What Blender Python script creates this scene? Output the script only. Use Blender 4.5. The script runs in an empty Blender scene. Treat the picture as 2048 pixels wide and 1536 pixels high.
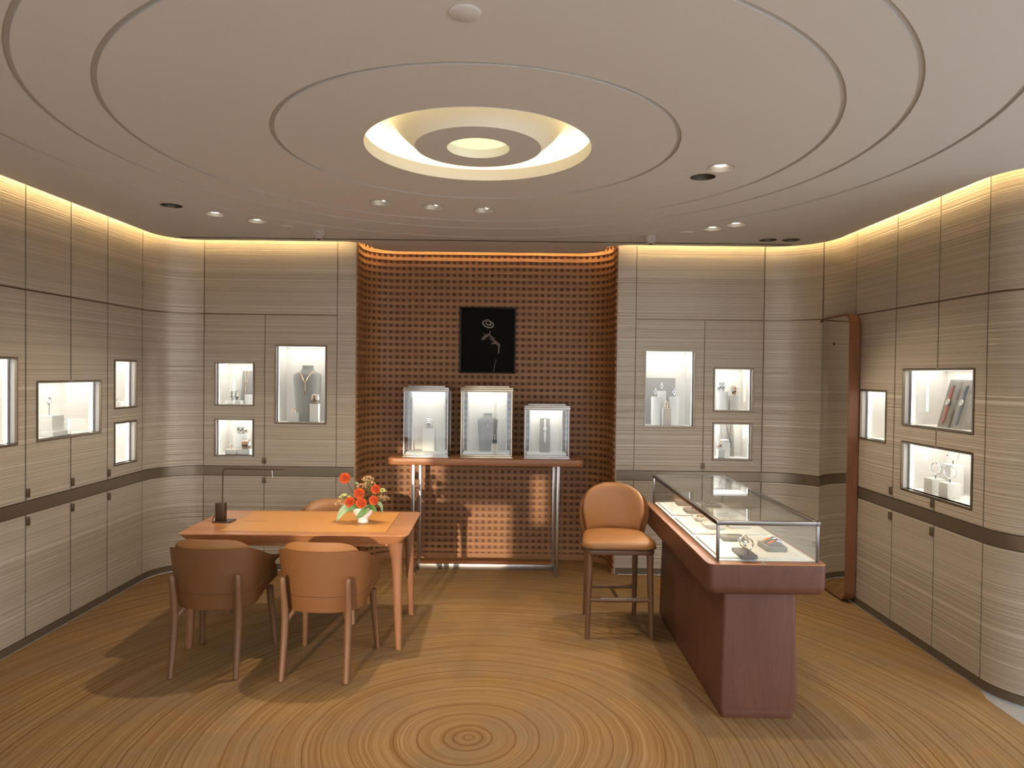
import bpy, bmesh, math, random
from mathutils import Vector, Matrix
from mathutils.geometry import delaunay_2d_cdt

random.seed(7)
PI = math.pi
SC = bpy.context.scene
C = SC.collection

# ------------------------------------------------------------------ camera
H = 2.94                      # ceiling height
cam = bpy.data.cameras.new('camera'); camo = bpy.data.objects.new('camera', cam); C.objects.link(camo)
cam.sensor_fit = 'HORIZONTAL'; cam.sensor_width = 36.0; cam.lens = 1400 / 2048 * 36.0
cam.clip_start = 0.05; cam.clip_end = 200
pitch, roll = math.radians(0.93), math.radians(0.70)
fw = Vector((0, math.cos(pitch), -math.sin(pitch)))
r0 = Vector((1, 0, 0)); u0 = r0.cross(fw)
rt = r0 * math.cos(roll) + u0 * math.sin(roll)
up = -r0 * math.sin(roll) + u0 * math.cos(roll)
M = Matrix((rt, up, -fw)).transposed().to_4x4()
M.translation = (0, 0, 1.8)
camo.matrix_world = M
SC.camera = camo

# ------------------------------------------------------------------ world, sun, exposure
SKY_STRENGTH = 5.5
SUN_STRENGTH = 2.6
COVE = 110.0           # emission of the ceiling cove strips
OCULUS = 6.5         # emission of the round ceiling light
NICHE_LED = 3.0     # emission of the wall showcase strips
SPOT = 0.9           # multiplier on all ceiling spots
world = bpy.data.worlds.new('sky'); SC.world = world; world.use_nodes = True
wb = world.node_tree.nodes['Background']
wb.inputs[0].default_value = (0.84, 0.91, 1.0, 1); wb.inputs[1].default_value = SKY_STRENGTH
sun = bpy.data.lights.new('sun', 'SUN'); suno = bpy.data.objects.new('sun', sun); C.objects.link(suno)
sun.energy = SUN_STRENGTH; sun.angle = math.radians(0.45); sun.color = (1.0, 0.80, 0.60)
suno.rotation_euler = Vector((0.128, 1.0, -0.138)).to_track_quat('-Z', 'Y').to_euler()
suno.location = (-2, -8, 4)
SC.view_settings.view_transform = 'Standard'; SC.view_settings.look = 'None'
SC.view_settings.exposure = 0.3; SC.view_settings.gamma = 1.0
SC.view_settings.use_curve_mapping = False
cy = SC.cycles
cy.use_denoising = True; cy.max_bounces = 5; cy.diffuse_bounces = 4; cy.glossy_bounces = 3
cy.transmission_bounces = 4; cy.transparent_max_bounces = 10
cy.caustics_reflective = False; cy.caustics_refractive = False
cy.sample_clamp_indirect = 5.0
cy.use_adaptive_sampling = True; cy.adaptive_threshold = 0.04; cy.use_light_tree = False

# ------------------------------------------------------------------ node helpers / materials
class NT:
    def __init__(s, name):
        s.m = bpy.data.materials.new(name); s.m.use_nodes = True
        s.t = s.m.node_tree; s.n = s.t.nodes; s.l = s.t.links
        s.b = s.n['Principled BSDF']; s.out = s.n['Material Output']
    def add(s, typ, ins=None, **kw):
        n = s.n.new(typ)
        for k, v in kw.items(): setattr(n, k, v)
        for k, v in (ins or {}).items(): s.put(n.inputs[k], v)
        return n
    def put(s, sock, v):
        if isinstance(v, bpy.types.NodeSocket): s.l.new(v, sock)
        elif isinstance(v, bpy.types.Node): s.l.new(v.outputs[0], sock)
        else: sock.default_value = v
    def math(s, op, a, b=0.0, c=None):
        n = s.add('ShaderNodeMath', {0: a, 1: b}, operation=op)
        if c is not None: s.put(n.inputs[2], c)
        return n.outputs[0]
    def ramp(s, fac, stops):
        n = s.add('ShaderNodeValToRGB', {0: fac}); e = n.color_ramp.elements
        while len(e) < len(stops): e.new(0.5)
        for i, (p, col) in enumerate(stops):
            e[i].position = p
            e[i].color = (col, col, col, 1) if isinstance(col, (int, float)) else (*col, 1)
        return n.outputs[0]
    def mix(s, fac, a, b, bt='MIX'):
        n = s.add('ShaderNodeMix', data_type='RGBA', blend_type=bt)
        s.put(n.inputs[0], fac)
        for i, v in ((6, a), (7, b)):
            s.put(n.inputs[i], (*v, 1) if isinstance(v, tuple) and len(v) == 3 else v)
        return n.outputs[2]
    def noise(s, vec, scale, detail=2.0, rough=0.5, dim='3D'):
        n = s.add('ShaderNodeTexNoise', {'Scale': scale, 'Detail': detail, 'Roughness': rough}, noise_dimensions=dim)
        if vec is not None: s.put(n.inputs['W' if dim == '1D' else 'Vector'], vec)
        return n.outputs['Fac']
    def obj(s): return s.add('ShaderNodeTexCoord').outputs['Object']
    def pos(s): return s.add('ShaderNodeNewGeometry').outputs['Position']
    def sep(s, v): return s.add('ShaderNodeSeparateXYZ', {0: v}).outputs
    def comb(s, x, y, z): return s.add('ShaderNodeCombineXYZ', {0: x, 1: y, 2: z}).outputs[0]
    def scale(s, v, sc): return s.add('ShaderNodeVectorMath', {0: v, 1: sc}, operation='MULTIPLY').outputs[0]
    def bump(s, h, strength=0.3, dist=0.01):
        n = s.add('ShaderNodeBump', {'Height': h, 'Strength': strength, 'Distance': dist})
        s.l.new(n.outputs[0], s.b.inputs['Normal'])
    def set(s, col=None, rough=None, metal=None, spec=None):
        if col is not None: s.put(s.b.inputs['Base Color'], (*col, 1) if isinstance(col, tuple) and len(col) == 3 else col)
        if rough is not None: s.put(s.b.inputs['Roughness'], rough)
        if metal is not None: s.put(s.b.inputs['Metallic'], metal)
        if spec is not None: s.put(s.b.inputs['Specular IOR Level'], spec)
        return s

def M_plain(name, col, rough=0.6, metal=0.0, spec=0.5, grain=0.0, gscale=60, bump=0.0, bscale=300):
    t = NT(name); c = col
    if grain:
        f = t.noise(t.obj(), gscale, 3)
        c = t.mix(f, tuple(x * (1 - grain) for x in col), tuple(min(1, x * (1 + grain)) for x in col))
    t.set(c, rough, metal, spec)
    if bump: t.bump(t.noise(t.obj(), bscale, 2), bump, 0.002)
    return t.m

def M_emit(name, col, strength):
    t = NT(name); e = t.add('ShaderNodeEmission', {0: (*col, 1), 1: strength})
    t.l.new(e.outputs[0], t.out.inputs[0]); return t.m

def M_glass(name, tint=(0.97, 0.985, 0.98), refl=1.0):
    t = NT(name)
    tr = t.add('ShaderNodeBsdfTransparent', {0: (*tint, 1)})
    gl = t.add('ShaderNodeBsdfGlossy', {'Color': (1, 1, 1, 1), 'Roughness': 0.02})
    bf = t.add('ShaderNodeNewGeometry').outputs['Backfacing']
    fr = t.add('ShaderNodeFresnel', {'IOR': t.math('ADD', 1.45, t.math('MULTIPLY', bf, 1 / 1.45 - 1.45))})
    mx = t.add('ShaderNodeMixShader', {0: t.math('MULTIPLY', fr.outputs[0], refl), 1: tr, 2: gl})
    t.l.new(mx.outputs[0], t.out.inputs[0]); return t.m

def M_panel():
    t = NT('raked champagne panel')
    x, y, z = t.sep(t.pos())
    def strip(f, k, det=1.0): return t.noise(t.comb(t.math('MULTIPLY', x, k), t.math('MULTIPLY', y, k), t.math('MULTIPLY', z, f)), 1.0, det, 0.5)
    def crest(v): return t.math('ABSOLUTE', t.math('SUBTRACT', v, 0.5))
    fine = strip(170.0, 0.08)
    mid = crest(strip(52.0, 0.06, 0.5))
    amp = t.ramp(t.noise(t.comb(0.3, 0.0, t.math('MULTIPLY', z, 2.1)), 1.0, 1), [(0.38, 0.15), (0.60, 1.0)])
    hgt = t.math('SUBTRACT', t.math('MULTIPLY', fine, 0.40), t.math('MULTIPLY', mid, t.math('MULTIPLY', amp, 1.9)))
    line = t.ramp(crest(strip(34.0, 0.05, 0)), [(0.008, 1.0), (0.032, 0.0)])
    col = t.ramp(fine, [(0.30, (0.385, 0.318, 0.238)), (0.70, (0.485, 0.408, 0.315))])
    col = t.mix(t.math('MULTIPLY', line, t.math('MULTIPLY', amp, 0.6)), col, (0.70, 0.62, 0.52))  # ridge-crest highlights put into the colour as thin bright lines
    t.set(col, 0.36, 0.25, 0.42)
    t.bump(hgt, 0.8, 0.006)
    return t.m

def M_wood(name, dark, light, along='z', rough=0.42, contour=0.35, sc=1.0):
    t = NT(name); o = t.obj()
    k = {'x': (0.9, 9, 9), 'y': (9, 0.9, 9), 'z': (9, 9, 0.9)}[along]
    k2 = {'x': (0.55, 3, 3), 'y': (3, 0.55, 3), 'z': (3, 3, 0.55)}[along]
    k3 = {'x': (6, 160, 160), 'y': (160, 6, 160), 'z': (160, 160, 6)}[along]
    g = t.noise(t.scale(o, tuple(v * sc for v in k)), 1.0, 4, 0.6)
    cont = t.math('FRACT', t.math('MULTIPLY', t.noise(t.scale(o, tuple(v * sc for v in k2)), 1.0, 1.0), 14.0))
    cl = t.ramp(cont, [(0.0, 0.0), (0.80, 0.25), (0.95, 1.0), (1.0, 0.0)])
    pores = t.noise(t.scale(o, k3), 1.0, 2)
    col = t.ramp(g, [(0.3, dark), (0.7, light)])
    col = t.mix(t.math('MULTIPLY', cl, contour), col, tuple(v * 0.55 for v in dark))
    col = t.mix(t.math('MULTIPLY', t.ramp(pores, [(0.35, 1.0), (0.5, 0.0)]), 0.25), col, tuple(v * 0.6 for v in dark))
    t.set(col, rough, 0, 0.5)
    t.bump(pores, 0.05, 0.002)
    return t.m

def M_carpet():
    t = NT('ring carpet')
    p = t.pos(); x, y, z = t.sep(p)
    dx = t.math('SUBTRACT', x, -0.19); dy = t.math('SUBTRACT', y, 3.42)
    r = t.math('SQRT', t.math('ADD', t.math('MULTIPLY', dx, dx), t.math('MULTIPLY', dy, dy)))
    w1 = t.math('MULTIPLY', t.math('SUBTRACT', t.noise(p, 0.9, 1), 0.5), 0.16)
    w2 = t.math('MULTIPLY', t.math('SUBTRACT', t.noise(p, 7.0, 2), 0.5), 0.016)
    rr = t.math('ADD', t.math('ADD', r, w1), w2)
    sx = t.math('MULTIPLY', x, 0.9); sy = t.math('MULTIPLY', y, 0.9)
    fine = t.noise(t.comb(t.math('MULTIPLY', rr, 85.0), sx, sy), 1.0, 2, 0.6)
    med = t.noise(t.comb(t.math('MULTIPLY', rr, 14.0), sx, sy), 1.0, 2, 0.5)
    ln = t.math('ABSOLUTE', t.math('SUBTRACT', t.noise(t.comb(t.math('MULTIPLY', rr, 8.5), 3.1, 0.0), 1.0, 0), 0.5))
    line = t.ramp(ln, [(0.004, 1.0), (0.020, 0.0)])
    ln2 = t.math('ABSOLUTE', t.math('SUBTRACT', t.noise(t.comb(t.math('MULTIPLY', rr, 24.0), 9.1, 0.0), 1.0, 0), 0.5))
    line2 = t.ramp(ln2, [(0.01, 0.75), (0.05, 0.0)])
    mott = t.noise(p, 2.2, 4, 0.65)
    col = t.ramp(fine, [(0.28, (0.195, 0.098, 0.029)), (0.5, (0.262, 0.145, 0.050)), (0.76, (0.350, 0.226, 0.106))])
    col = t.mix(t.ramp(med, [(0.4, 0.0), (0.65, 0.30)]), col, (0.30, 0.190, 0.078))
    col = t.mix(t.ramp(mott, [(0.42, 0.0), (0.58, 0.65)]), col, (0.215, 0.142, 0.078))
    col = t.mix(t.math('MULTIPLY', line2, 0.8), col, (0.20, 0.10, 0.028))
    col = t.mix(t.math('MULTIPLY', line, 0.85), col, (0.145, 0.064, 0.015))
    t.set(col, 0.85, 0, 0.2)
    t.bump(t.math('ADD', t.noise(p, 260, 2), t.math('MULTIPLY', fine, 0.8)), 0.35, 0.004)
    return t.m

MAT = {}
MAT['panel'] = M_panel()
MAT['carpet'] = M_carpet()
MAT['stone'] = M_plain('pale stone', (0.31, 0.285, 0.25), 0.5, grain=0.25, gscale=14)
MAT['ceiling'] = M_plain('ceiling plaster', (0.80, 0.785, 0.76), 0.85, spec=0.2)
MAT['groove'] = M_plain('shaded ceiling groove', (0.65, 0.63, 0.60), 0.85, spec=0.2)  # recess shade put into the colour: darker copy of the ceiling plaster
MAT['bronze'] = M_plain('bronze trim', (0.20, 0.145, 0.09), 0.38, 0.85, grain=0.06)
MAT['bronze_dark'] = M_plain('dark bronze', (0.15, 0.105, 0.062), 0.45, 0.4)
MAT['band'] = M_plain('satin bronze band', (0.27, 0.215, 0.155), 0.33, 0.85, grain=0.05)
MAT['base_bronze'] = M_plain('matt bronze skirting', (0.15, 0.11, 0.07), 0.55, 0.5)
MAT['steel'] = M_plain('satin nickel', (0.42, 0.39, 0.355), 0.34, 1.0)
MAT['steel_dark'] = M_plain('dark nickel', (0.20, 0.185, 0.17), 0.28, 1.0)
MAT['terracotta'] = M_wood('cinnamon oak lattice', (0.30, 0.135, 0.048), (0.40, 0.185, 0.068), 'x', 0.55, 0.1)
MAT['terracotta_v'] = M_wood('cinnamon oak upright', (0.265, 0.117, 0.042), (0.35, 0.158, 0.058), 'z', 0.55, 0.1)
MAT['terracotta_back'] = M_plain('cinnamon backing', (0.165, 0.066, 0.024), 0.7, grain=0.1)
MAT['console_wood'] = M_wood('console cherry', (0.30, 0.115, 0.040), (0.40, 0.165, 0.060), 'x', 0.38, 0.15)
MAT['table_wood'] = M_wood('table cherry', (0.40, 0.165, 0.062), (0.52, 0.235, 0.095), 'x', 0.36, 0.12)
MAT['leg_wood'] = M_wood('table leg cherry', (0.225, 0.095, 0.042), (0.295, 0.132, 0.060), 'z', 0.40, 0.12)
MAT['chair_wood'] = M_wood('walnut leg', (0.135, 0.062, 0.026), (0.185, 0.088, 0.039), 'z', 0.42, 0.1)
MAT['counter_wood'] = M_wood('counter cherry', (0.100, 0.036, 0.020), (0.132, 0.050, 0.028), 'z', 0.42, 0.30, 0.8)
MAT['counter_top'] = M_wood('counter edge cherry', (0.33, 0.125, 0.048), (0.42, 0.175, 0.07), 'y', 0.36, 0.1)
MAT['leather'] = M_plain('tan leather', (0.33, 0.142, 0.042), 0.46, grain=0.05, gscale=25, bump=0.08, bscale=900)
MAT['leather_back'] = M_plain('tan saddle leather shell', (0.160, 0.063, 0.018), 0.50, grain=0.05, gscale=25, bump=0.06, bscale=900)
MAT['leather_inlay'] = M_plain('orange leather inlay', (0.56, 0.255, 0.062), 0.45, grain=0.04, gscale=30)
MAT['seam'] = M_plain('dark seam', (0.08, 0.035, 0.012), 0.7)
MAT['glass'] = M_glass('showcase glass')
MAT['glass_top'] = M_glass('counter top glass', (0.97, 0.98, 0.97), 1.0)
MAT['cream'] = M_plain('cream showcase lining', (0.84, 0.80, 0.745), 0.8, spec=0.2, grain=0.03)
MAT['white'] = M_plain('white display fabric', (0.83, 0.81, 0.77), 0.85, spec=0.2, grain=0.03)
MAT['pad'] = M_plain('ivory suede pad', (0.72, 0.68, 0.60), 0.9, spec=0.1, grain=0.04)
MAT['suede'] = M_plain('taupe suede', (0.30, 0.27, 0.235), 0.9, spec=0.1, grain=0.10, gscale=40)
MAT['suede_grey'] = M_plain('grey suede', (0.33, 0.32, 0.30), 0.9, spec=0.1, grain=0.12, gscale=30)
MAT['suede_dark'] = M_plain('dark taupe suede', (0.17, 0.155, 0.14), 0.9, spec=0.1, grain=0.1)
MAT['silver'] = M_plain('silver jewellery', (0.72, 0.71, 0.70), 0.18, 1.0)
MAT['gold'] = M_plain('rose gold jewellery', (0.75, 0.48, 0.28), 0.2, 1.0)
MAT['onyx'] = M_plain('black onyx', (0.02, 0.02, 0.022), 0.15)
MAT['gem'] = M_plain('pale gem', (0.9, 0.92, 0.95), 0.05, 0.0, 0.9)
MAT['sapphire'] = M_plain('blue stone', (0.05, 0.09, 0.25), 0.1)
MAT['strap_white'] = M_plain('white strap', (0.80, 0.78, 0.74), 0.6)
MAT['strap_red'] = M_plain('red leather strap', (0.42, 0.10, 0.085), 0.55)
MAT['strap_blue'] = M_plain('navy leather strap', (0.065, 0.085, 0.13), 0.55)
MAT['strap_orange'] = M_plain('orange leather strap', (0.75, 0.20, 0.03), 0.5)
MAT['dial'] = M_plain('watch dial', (0.85, 0.85, 0.83), 0.4)
MAT['lamp_bronze'] = M_plain('lamp bronze', (0.095, 0.058, 0.032), 0.42, 0.7)
MAT['porcelain'] = M_plain('white porcelain', (0.82, 0.80, 0.76), 0.22)
MAT['leaf'] = M_plain('green leaf', (0.10, 0.22, 0.055), 0.45, grain=0.35, gscale=40)
MAT['leaf_pale'] = M_plain('pale green leaf', (0.30, 0.42, 0.22), 0.5, grain=0.3, gscale=40)
MAT['stem'] = M_plain('green stem', (0.17, 0.20, 0.06), 0.6)
MAT['stem_dark'] = M_plain('plum stem', (0.10, 0.035, 0.04), 0.6)
MAT['dahlia'] = M_plain('orange dahlia petals', (0.72, 0.15, 0.032), 0.6, grain=0.25, gscale=70)
MAT['dahlia_core'] = M_plain('red dahlia heart', (0.42, 0.04, 0.015), 0.7)
MAT['floret'] = M_plain('dusty sedum floret', (0.50, 0.31, 0.15), 0.7, grain=0.3, gscale=60)
MAT['bud'] = M_plain('lime bud', (0.62, 0.66, 0.22), 0.6)
MAT['black'] = M_plain('black slot', (0.01, 0.01, 0.01), 0.8)
MAT['print_black'] = M_plain('black photographic print', (0.009, 0.0078, 0.0065), 0.75, spec=0.06)
MAT['print_grey'] = M_plain('grey photographic tone', (0.20, 0.155, 0.118), 0.8, spec=0.06, grain=0.3, gscale=30)
MAT['print_light'] = M_plain('light photographic tone', (0.36, 0.31, 0.24), 0.8, spec=0.06)
MAT['picture_frame'] = M_plain('charcoal picture frame', (0.030, 0.026, 0.022), 0.5, spec=0.2)
MAT['mirror'] = M_plain('mirror', (0.66, 0.62, 0.54), 0.03, 1.0)
MAT['mirror_frame'] = M_wood('mirror frame cherry', (0.17, 0.062, 0.024), (0.24, 0.09, 0.036), 'z', 0.45, 0.1)
MAT['cctv'] = M_plain('grey camera plastic', (0.52, 0.47, 0.42), 0.5)
MAT['trim_paint'] = M_plain('downlight trim paint', (0.36, 0.31, 0.25), 0.7)
MAT['can'] = M_plain('downlight reflector', (0.11, 0.095, 0.075), 0.45, 0.5)
MAT['bulb'] = M_emit('lit downlight lens', (1.0, 0.93, 0.80), 14)
MAT['cove'] = M_emit('warm cove strip', (1.0, 0.74, 0.36), COVE)
MAT['oculus_lens'] = M_emit('oculus lens', (1.0, 0.86, 0.44), 1.15)
MAT['oculus'] = M_emit('oculus strip', (1.0, 0.79, 0.37), OCULUS)
MAT['led_counter'] = M_emit('counter strip', (1.0, 0.95, 0.87), 95.0)
MAT['side_fill'] = M_emit('added showcase side glow', (1.0, 0.965, 0.92), 8.0)  # added fill for the showcase contents
MAT['led'] = M_emit('showcase strip', (1.0, 0.965, 0.91), NICHE_LED)
MAT['plain_wall'] = M_plain('plain plaster', (0.50, 0.44, 0.37), 0.85)
MAT['blocker_white'] = M_plain('white sun blocker', (0.78, 0.77, 0.75), 0.9)  # only on the added sun-blocking wall, pale to bounce more daylight
MAT['pavement'] = M_plain('grey pavement', (0.30, 0.29, 0.28), 0.9, grain=0.1)

# ------------------------------------------------------------------ mesh helpers
class MB:
    def __init__(s): s.v = []; s.f = []
    def quad(s, a, b, c, d):
        i = len(s.v); s.v += [tuple(a), tuple(b), tuple(c), tuple(d)]; s.f.append((i, i + 1, i + 2, i + 3)); return s
    def box(s, x0, x1, y0, y1, z0, z1):
        i = len(s.v)
        s.v += [(x, y, z) for z in (z0, z1) for y in (y0, y1) for x in (x0, x1)]
        for q in ((0, 2, 3, 1), (4, 5, 7, 6), (0, 1, 5, 4), (2, 6, 7, 3), (1, 3, 7, 5), (0, 4, 6, 2)):
            s.f.append(tuple(i + k for k in q))
        return s
    def grid(s, rows, closed_u=False, closed_v=False, cap=False):
        """rows: list of lists of points"""
        i = len(s.v); n = len(rows[0]); m = len(rows)
        for r in rows: s.v += [tuple(p) for p in r]
        for a in range(m if closed_v else m - 1):
            for b in range(n if closed_u else n - 1):
                a2, b2 = (a + 1) % m, (b + 1) % n
                s.f.append((i + a * n + b, i + a * n + b2, i + a2 * n + b2, i + a2 * n + b))
        if cap:
            s.f.append(tuple(i + k for k in reversed(range(n))))
            s.f.append(tuple(i + (m - 1) * n + k for k in range(n)))
        return s
    def tube(s, pts, rad, seg=10, cap=True, flat=1.0):
        pts = [Vector(p) for p in pts]
        rads = rad if isinstance(rad, (list, tuple)) else [rad] * len(pts)
        rows = []; ref = None
        for k, p in enumerate(pts):
            t = (pts[min(k + 1, len(pts) - 1)] - pts[max(k - 1, 0)]).normalized()
            if ref is None:
                ref = Vector((0, 0, 1)) if abs(t.z) < 0.9 else Vector((1, 0, 0))
            u = (ref - t * ref.dot(t)).normalized(); w = t.cross(u); ref = u
            rows.append([p + (u * math.cos(a) * flat + w * math.sin(a)) * rads[k] for a in [2 * PI * q / seg for q in range(seg)]])
        return s.grid(rows, closed_u=True, cap=cap)
    def lathe(s, prof, seg=32, cx=0, cy=0, cap=False):
        rows = [[(cx + r * math.cos(a), cy + r * math.sin(a), z) for a in [2 * PI * q / seg for q in range(seg)]] for r, z in prof]
        return s.grid(rows, closed_u=True, cap=cap)
    def ring(s, R, r, axis='y', c=(0, 0, 0), seg=28, sec=8, sx=1.0, wide=1.0):
        rows = []
        for a in range(seg):
            A = 2 * PI * a / seg; row = []
            for b in range(sec):
                B = 2 * PI * b / sec
                q = R + r * math.cos(B); h = r * wide * math.sin(B)
                u, v = q * math.cos(A) * sx, q * math.sin(A)
                p = {'y': (u, h, v), 'z': (u, v, h), 'x': (h, u, v)}[axis]
                row.append((p[0] + c[0], p[1] + c[1], p[2] + c[2]))
            rows.append(row)
        return s.grid(rows, closed_u=True, closed_v=True)
    def ball(s, c, r, seg=10, rings=6):
        rows = []
        for k in range(rings + 1):
            a = PI * k / rings
            rows.append([(c[0] + r * max(math.sin(a), 0.01) * math.cos(b), c[1] + r * max(math.sin(a), 0.01) * math.sin(b), c[2] - r * math.cos(a)) for b in [2 * PI * q / seg for q in range(seg)]])
        return s.grid(rows, closed_u=True)
    def prism(s, poly, z0, z1, axis='z'):
        n = len(poly); i = len(s.v)
        f = {'z': lambda a, b, h: (a, b, h), 'y': lambda a, b, h: (a, h, b), 'x': lambda a, b, h: (h, a, b)}[axis]
        s.v += [f(a, b, z0) for a, b in poly] + [f(a, b, z1) for a, b in poly]
        s.f.append(tuple(i + k for k in reversed(range(n)))); s.f.append(tuple(i + n + k for k in range(n)))
        for k in range(n): s.f.append((i + k, i + (k + 1) % n, i + n + (k + 1) % n, i + n + k))
        return s
    def mesh(s, name, smooth=False, bevel=0, bseg=2, sharp=35):
        me = bpy.data.meshes.new(name); me.from_pydata(s.v, [], s.f)
        bm = bmesh.new(); bm.from_mesh(me)
        bmesh.ops.remove_doubles(bm, verts=bm.verts, dist=1e-5)
        bmesh.ops.recalc_face_normals(bm, faces=bm.faces)
        if bevel:
            ed = [e for e in bm.edges if len(e.link_faces) == 2 and e.calc_face_angle(0) > math.radians(30)]
            bmesh.ops.bevel(bm, geom=ed, offset=bevel, segments=bseg, profile=0.5, affect='EDGES', clamp_overlap=True)
        if smooth or bevel:
            lim = math.radians(sharp)
            for f in bm.faces: f.smooth = True
            for e in bm.edges: e.smooth = not (len(e.link_faces) == 2 and e.calc_face_angle(0) > lim)
        bm.to_mesh(me); bm.free(); return me

def obj(name, mb, mat, parent=None, smooth=False, bevel=0, bseg=2, sharp=35, loc=None, rot=None):
    me = mb.mesh(name, smooth, bevel, bseg, sharp) if isinstance(mb, MB) else mb
    if not me.materials: me.materials.append(MAT[mat])
    o = bpy.data.objects.new(name, me); C.objects.link(o)
    if parent is not None: o.parent = parent
    if loc: o.location = loc
    if rot: o.rotation_euler = rot
    return o

def tag(o, label=None, cat=None, group=None, kind=None):
    if label: o['label'] = label
    if cat: o['category'] = cat
    if group: o['group'] = group
    if kind: o['kind'] = kind
    return o

def thing(name, label, cat, loc=(0, 0, 0), rz=0.0, group=None):
    o = bpy.data.objects.new(name, None); C.objects.link(o); o.empty_display_size = 0.05
    o.location = loc; o.rotation_euler = (0, 0, rz)
    return tag(o, label, cat, group)

def copy_tree(o, parent=None):
    c = o.copy(); C.objects.link(c)
    if parent is not None: c.parent = parent
    for ch in list(o.children): copy_tree(ch, c)
    return c

def struct(name, mb, mat, parent=None, **kw):
    o = obj(name, mb, mat, parent, **kw)
    if parent is None: o['kind'] = 'structure'
    return o

def lerp(a, b, t): return a + (b - a) * t
def smst(t): t = max(0, min(1, t)); return t * t * (3 - 2 * t)

# ------------------------------------------------------------------ wall paths
def arc(cx, cy, r, a0, a1, n):
    return [(cx + r * math.cos(math.radians(lerp(a0, a1, k / n))), cy + r * math.sin(math.radians(lerp(a0, a1, k / n)))) for k in range(n + 1)]

class Path:
    def __init__(s, pts):
        s.p = [Vector(q) for q in pts]
        s.s = [0.0]
        for a, b in zip(s.p, s.p[1:]): s.s.append(s.s[-1] + (b - a).length)
        tn = [(b - a).normalized() for a, b in zip(s.p, s.p[1:])]
        s.n = []
        for i in range(len(s.p)):
            a = tn[max(i - 1, 0)]; b = tn[min(i, len(tn) - 1)]
            t = (a + b).normalized(); s.n.append(Vector((t.y, -t.x)) / max(0.5, t.dot(a)))
    def at(s, d, off=0.0):
        i = 0
        while i < len(s.p) - 2 and d > s.s[i + 1]: i += 1
        f = (d - s.s[i]) / (s.s[i + 1] - s.s[i])
        q = s.p[i].lerp(s.p[i + 1], f) + s.n[i].lerp(s.n[i + 1], f) * off
        return q.x, q.y
    def cuts(s, a, b): return [a] + [q for q in s.s if a + 1e-4 < q < b - 1e-4] + [b]

def sheet(path, s0, s1, z0, z1, off, thick, holes=()):
    """slab on a wall path with its face OFF in front of the path, THICK deep, with rectangular holes (s0,s1,z0,z1)"""
    us = set(path.cuts(s0, s1)); zs = {z0, z1}
    for h in holes:
        for q in h[:2]:
            if s0 < q < s1: us.add(q)
        for q in h[2:]:
            if z0 < q < z1: zs.add(q)
    us = sorted(us); zs = sorted(zs)
    inh = lambda u, z: any(h[0] < u < h[1] and h[2] < z < h[3] for h in holes)
    keep = {(i, j) for i in range(len(us) - 1) for j in range(len(zs) - 1) if not inh((us[i] + us[i + 1]) / 2, (zs[j] + zs[j + 1]) / 2)}
    mb = MB(); P = lambda i, j, d: (*path.at(us[i], off - d), zs[j])
    for i, j in keep:
        mb.quad(P(i, j, 0), P(i + 1, j, 0), P(i + 1, j + 1, 0), P(i, j + 1, 0))
        mb.quad(P(i, j, thick), P(i, j + 1, thick), P(i + 1, j + 1, thick), P(i + 1, j, thick))
        for (di, dj, a, b) in ((-1, 0, (i, j + 1), (i, j)), (1, 0, (i + 1, j), (i + 1, j + 1)), (0, -1, (i, j), (i + 1, j)), (0, 1, (i + 1, j + 1), (i, j + 1))):
            if (i + di, j + dj) not in keep:
                mb.quad(P(*a, 0), P(*b, 0), P(*b, thick), P(*a, thick))
    return mb

YB = 6.27; XL = -3.12; XR = 2.745; YN = 6.75; NL = -1.405; NR = 0.941
ZT = 3.16
left_path = Path([(XL, -1.6)] + arc(-2.76, 5.91, 0.36, 180, 90, 12) + [(NL, YB)])
right_path = Path([(NR, YB)] + arc(2.245, 5.77, 0.5, 90, 0, 16) + arc(3.095, 4.05, 0.35, 180, 270, 14) + [(4.6, 3.70)])
niche_path = Path([(NL, YB)] + arc(NL + 0.3, 6.45, 0.3, 180, 90, 12) + arc(NR - 0.3, 6.45, 0.3, 90, 0, 12) + [(NR, YB)])
LA = 7.51; LB = left_path.s[13]               # arc start / end on the left path
lx = lambda x: LB + (x + 2.76)                # x on the back wall -> s
RA = 2.245 - NR; RB = right_path.s[17]; RC = RB + (5.77 - 4.05); RD = right_path.s[17 + 15]
ry = lambda y: RB + (5.77 - y)                # y on the right wall -> s
rx = lambda x: x - NR

# ------------------------------------------------------------------ floor, carpet, outside
struct('floor', MB().box(-3.6, 4.9, -1.9, 7.1, -0.16, -0.012), 'stone')
poly = [(-3.10, 3.90)] + [left_path.at(s, 0.01) for s in left_path.cuts(5.6, left_path.s[-1])] + \
       [niche_path.at(s, 0.012) for s in niche_path.cuts(0.02, niche_path.s[-1] - 0.02)] + \
       [right_path.at(s, 0.01) for s in right_path.cuts(0.0, RC + 0.02)]
cp = MB().prism([(-3.10, -1.5), (2.685, -1.5), (2.685, 3.90)] + poly[::-1], -0.012, 0.0)
carpet = obj('carpet', cp, 'carpet')
tag(carpet, 'golden brown carpet patterned with tree rings, covering the shop floor', 'carpet')
struct('pavement_outside', MB().box(-30, 34, -40, 8, -0.30, -0.17), 'pavement')

# ------------------------------------------------------------------ left / back / right walls
Z_LOW0, Z_LOW1, Z_B0, Z_B1, Z_M0, Z_M1, Z_T0 = 0.055, 0.843, 0.850, 0.930, 0.937, 2.287, 2.300
PT = 0.014  # panel thickness (face on the path)

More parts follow.
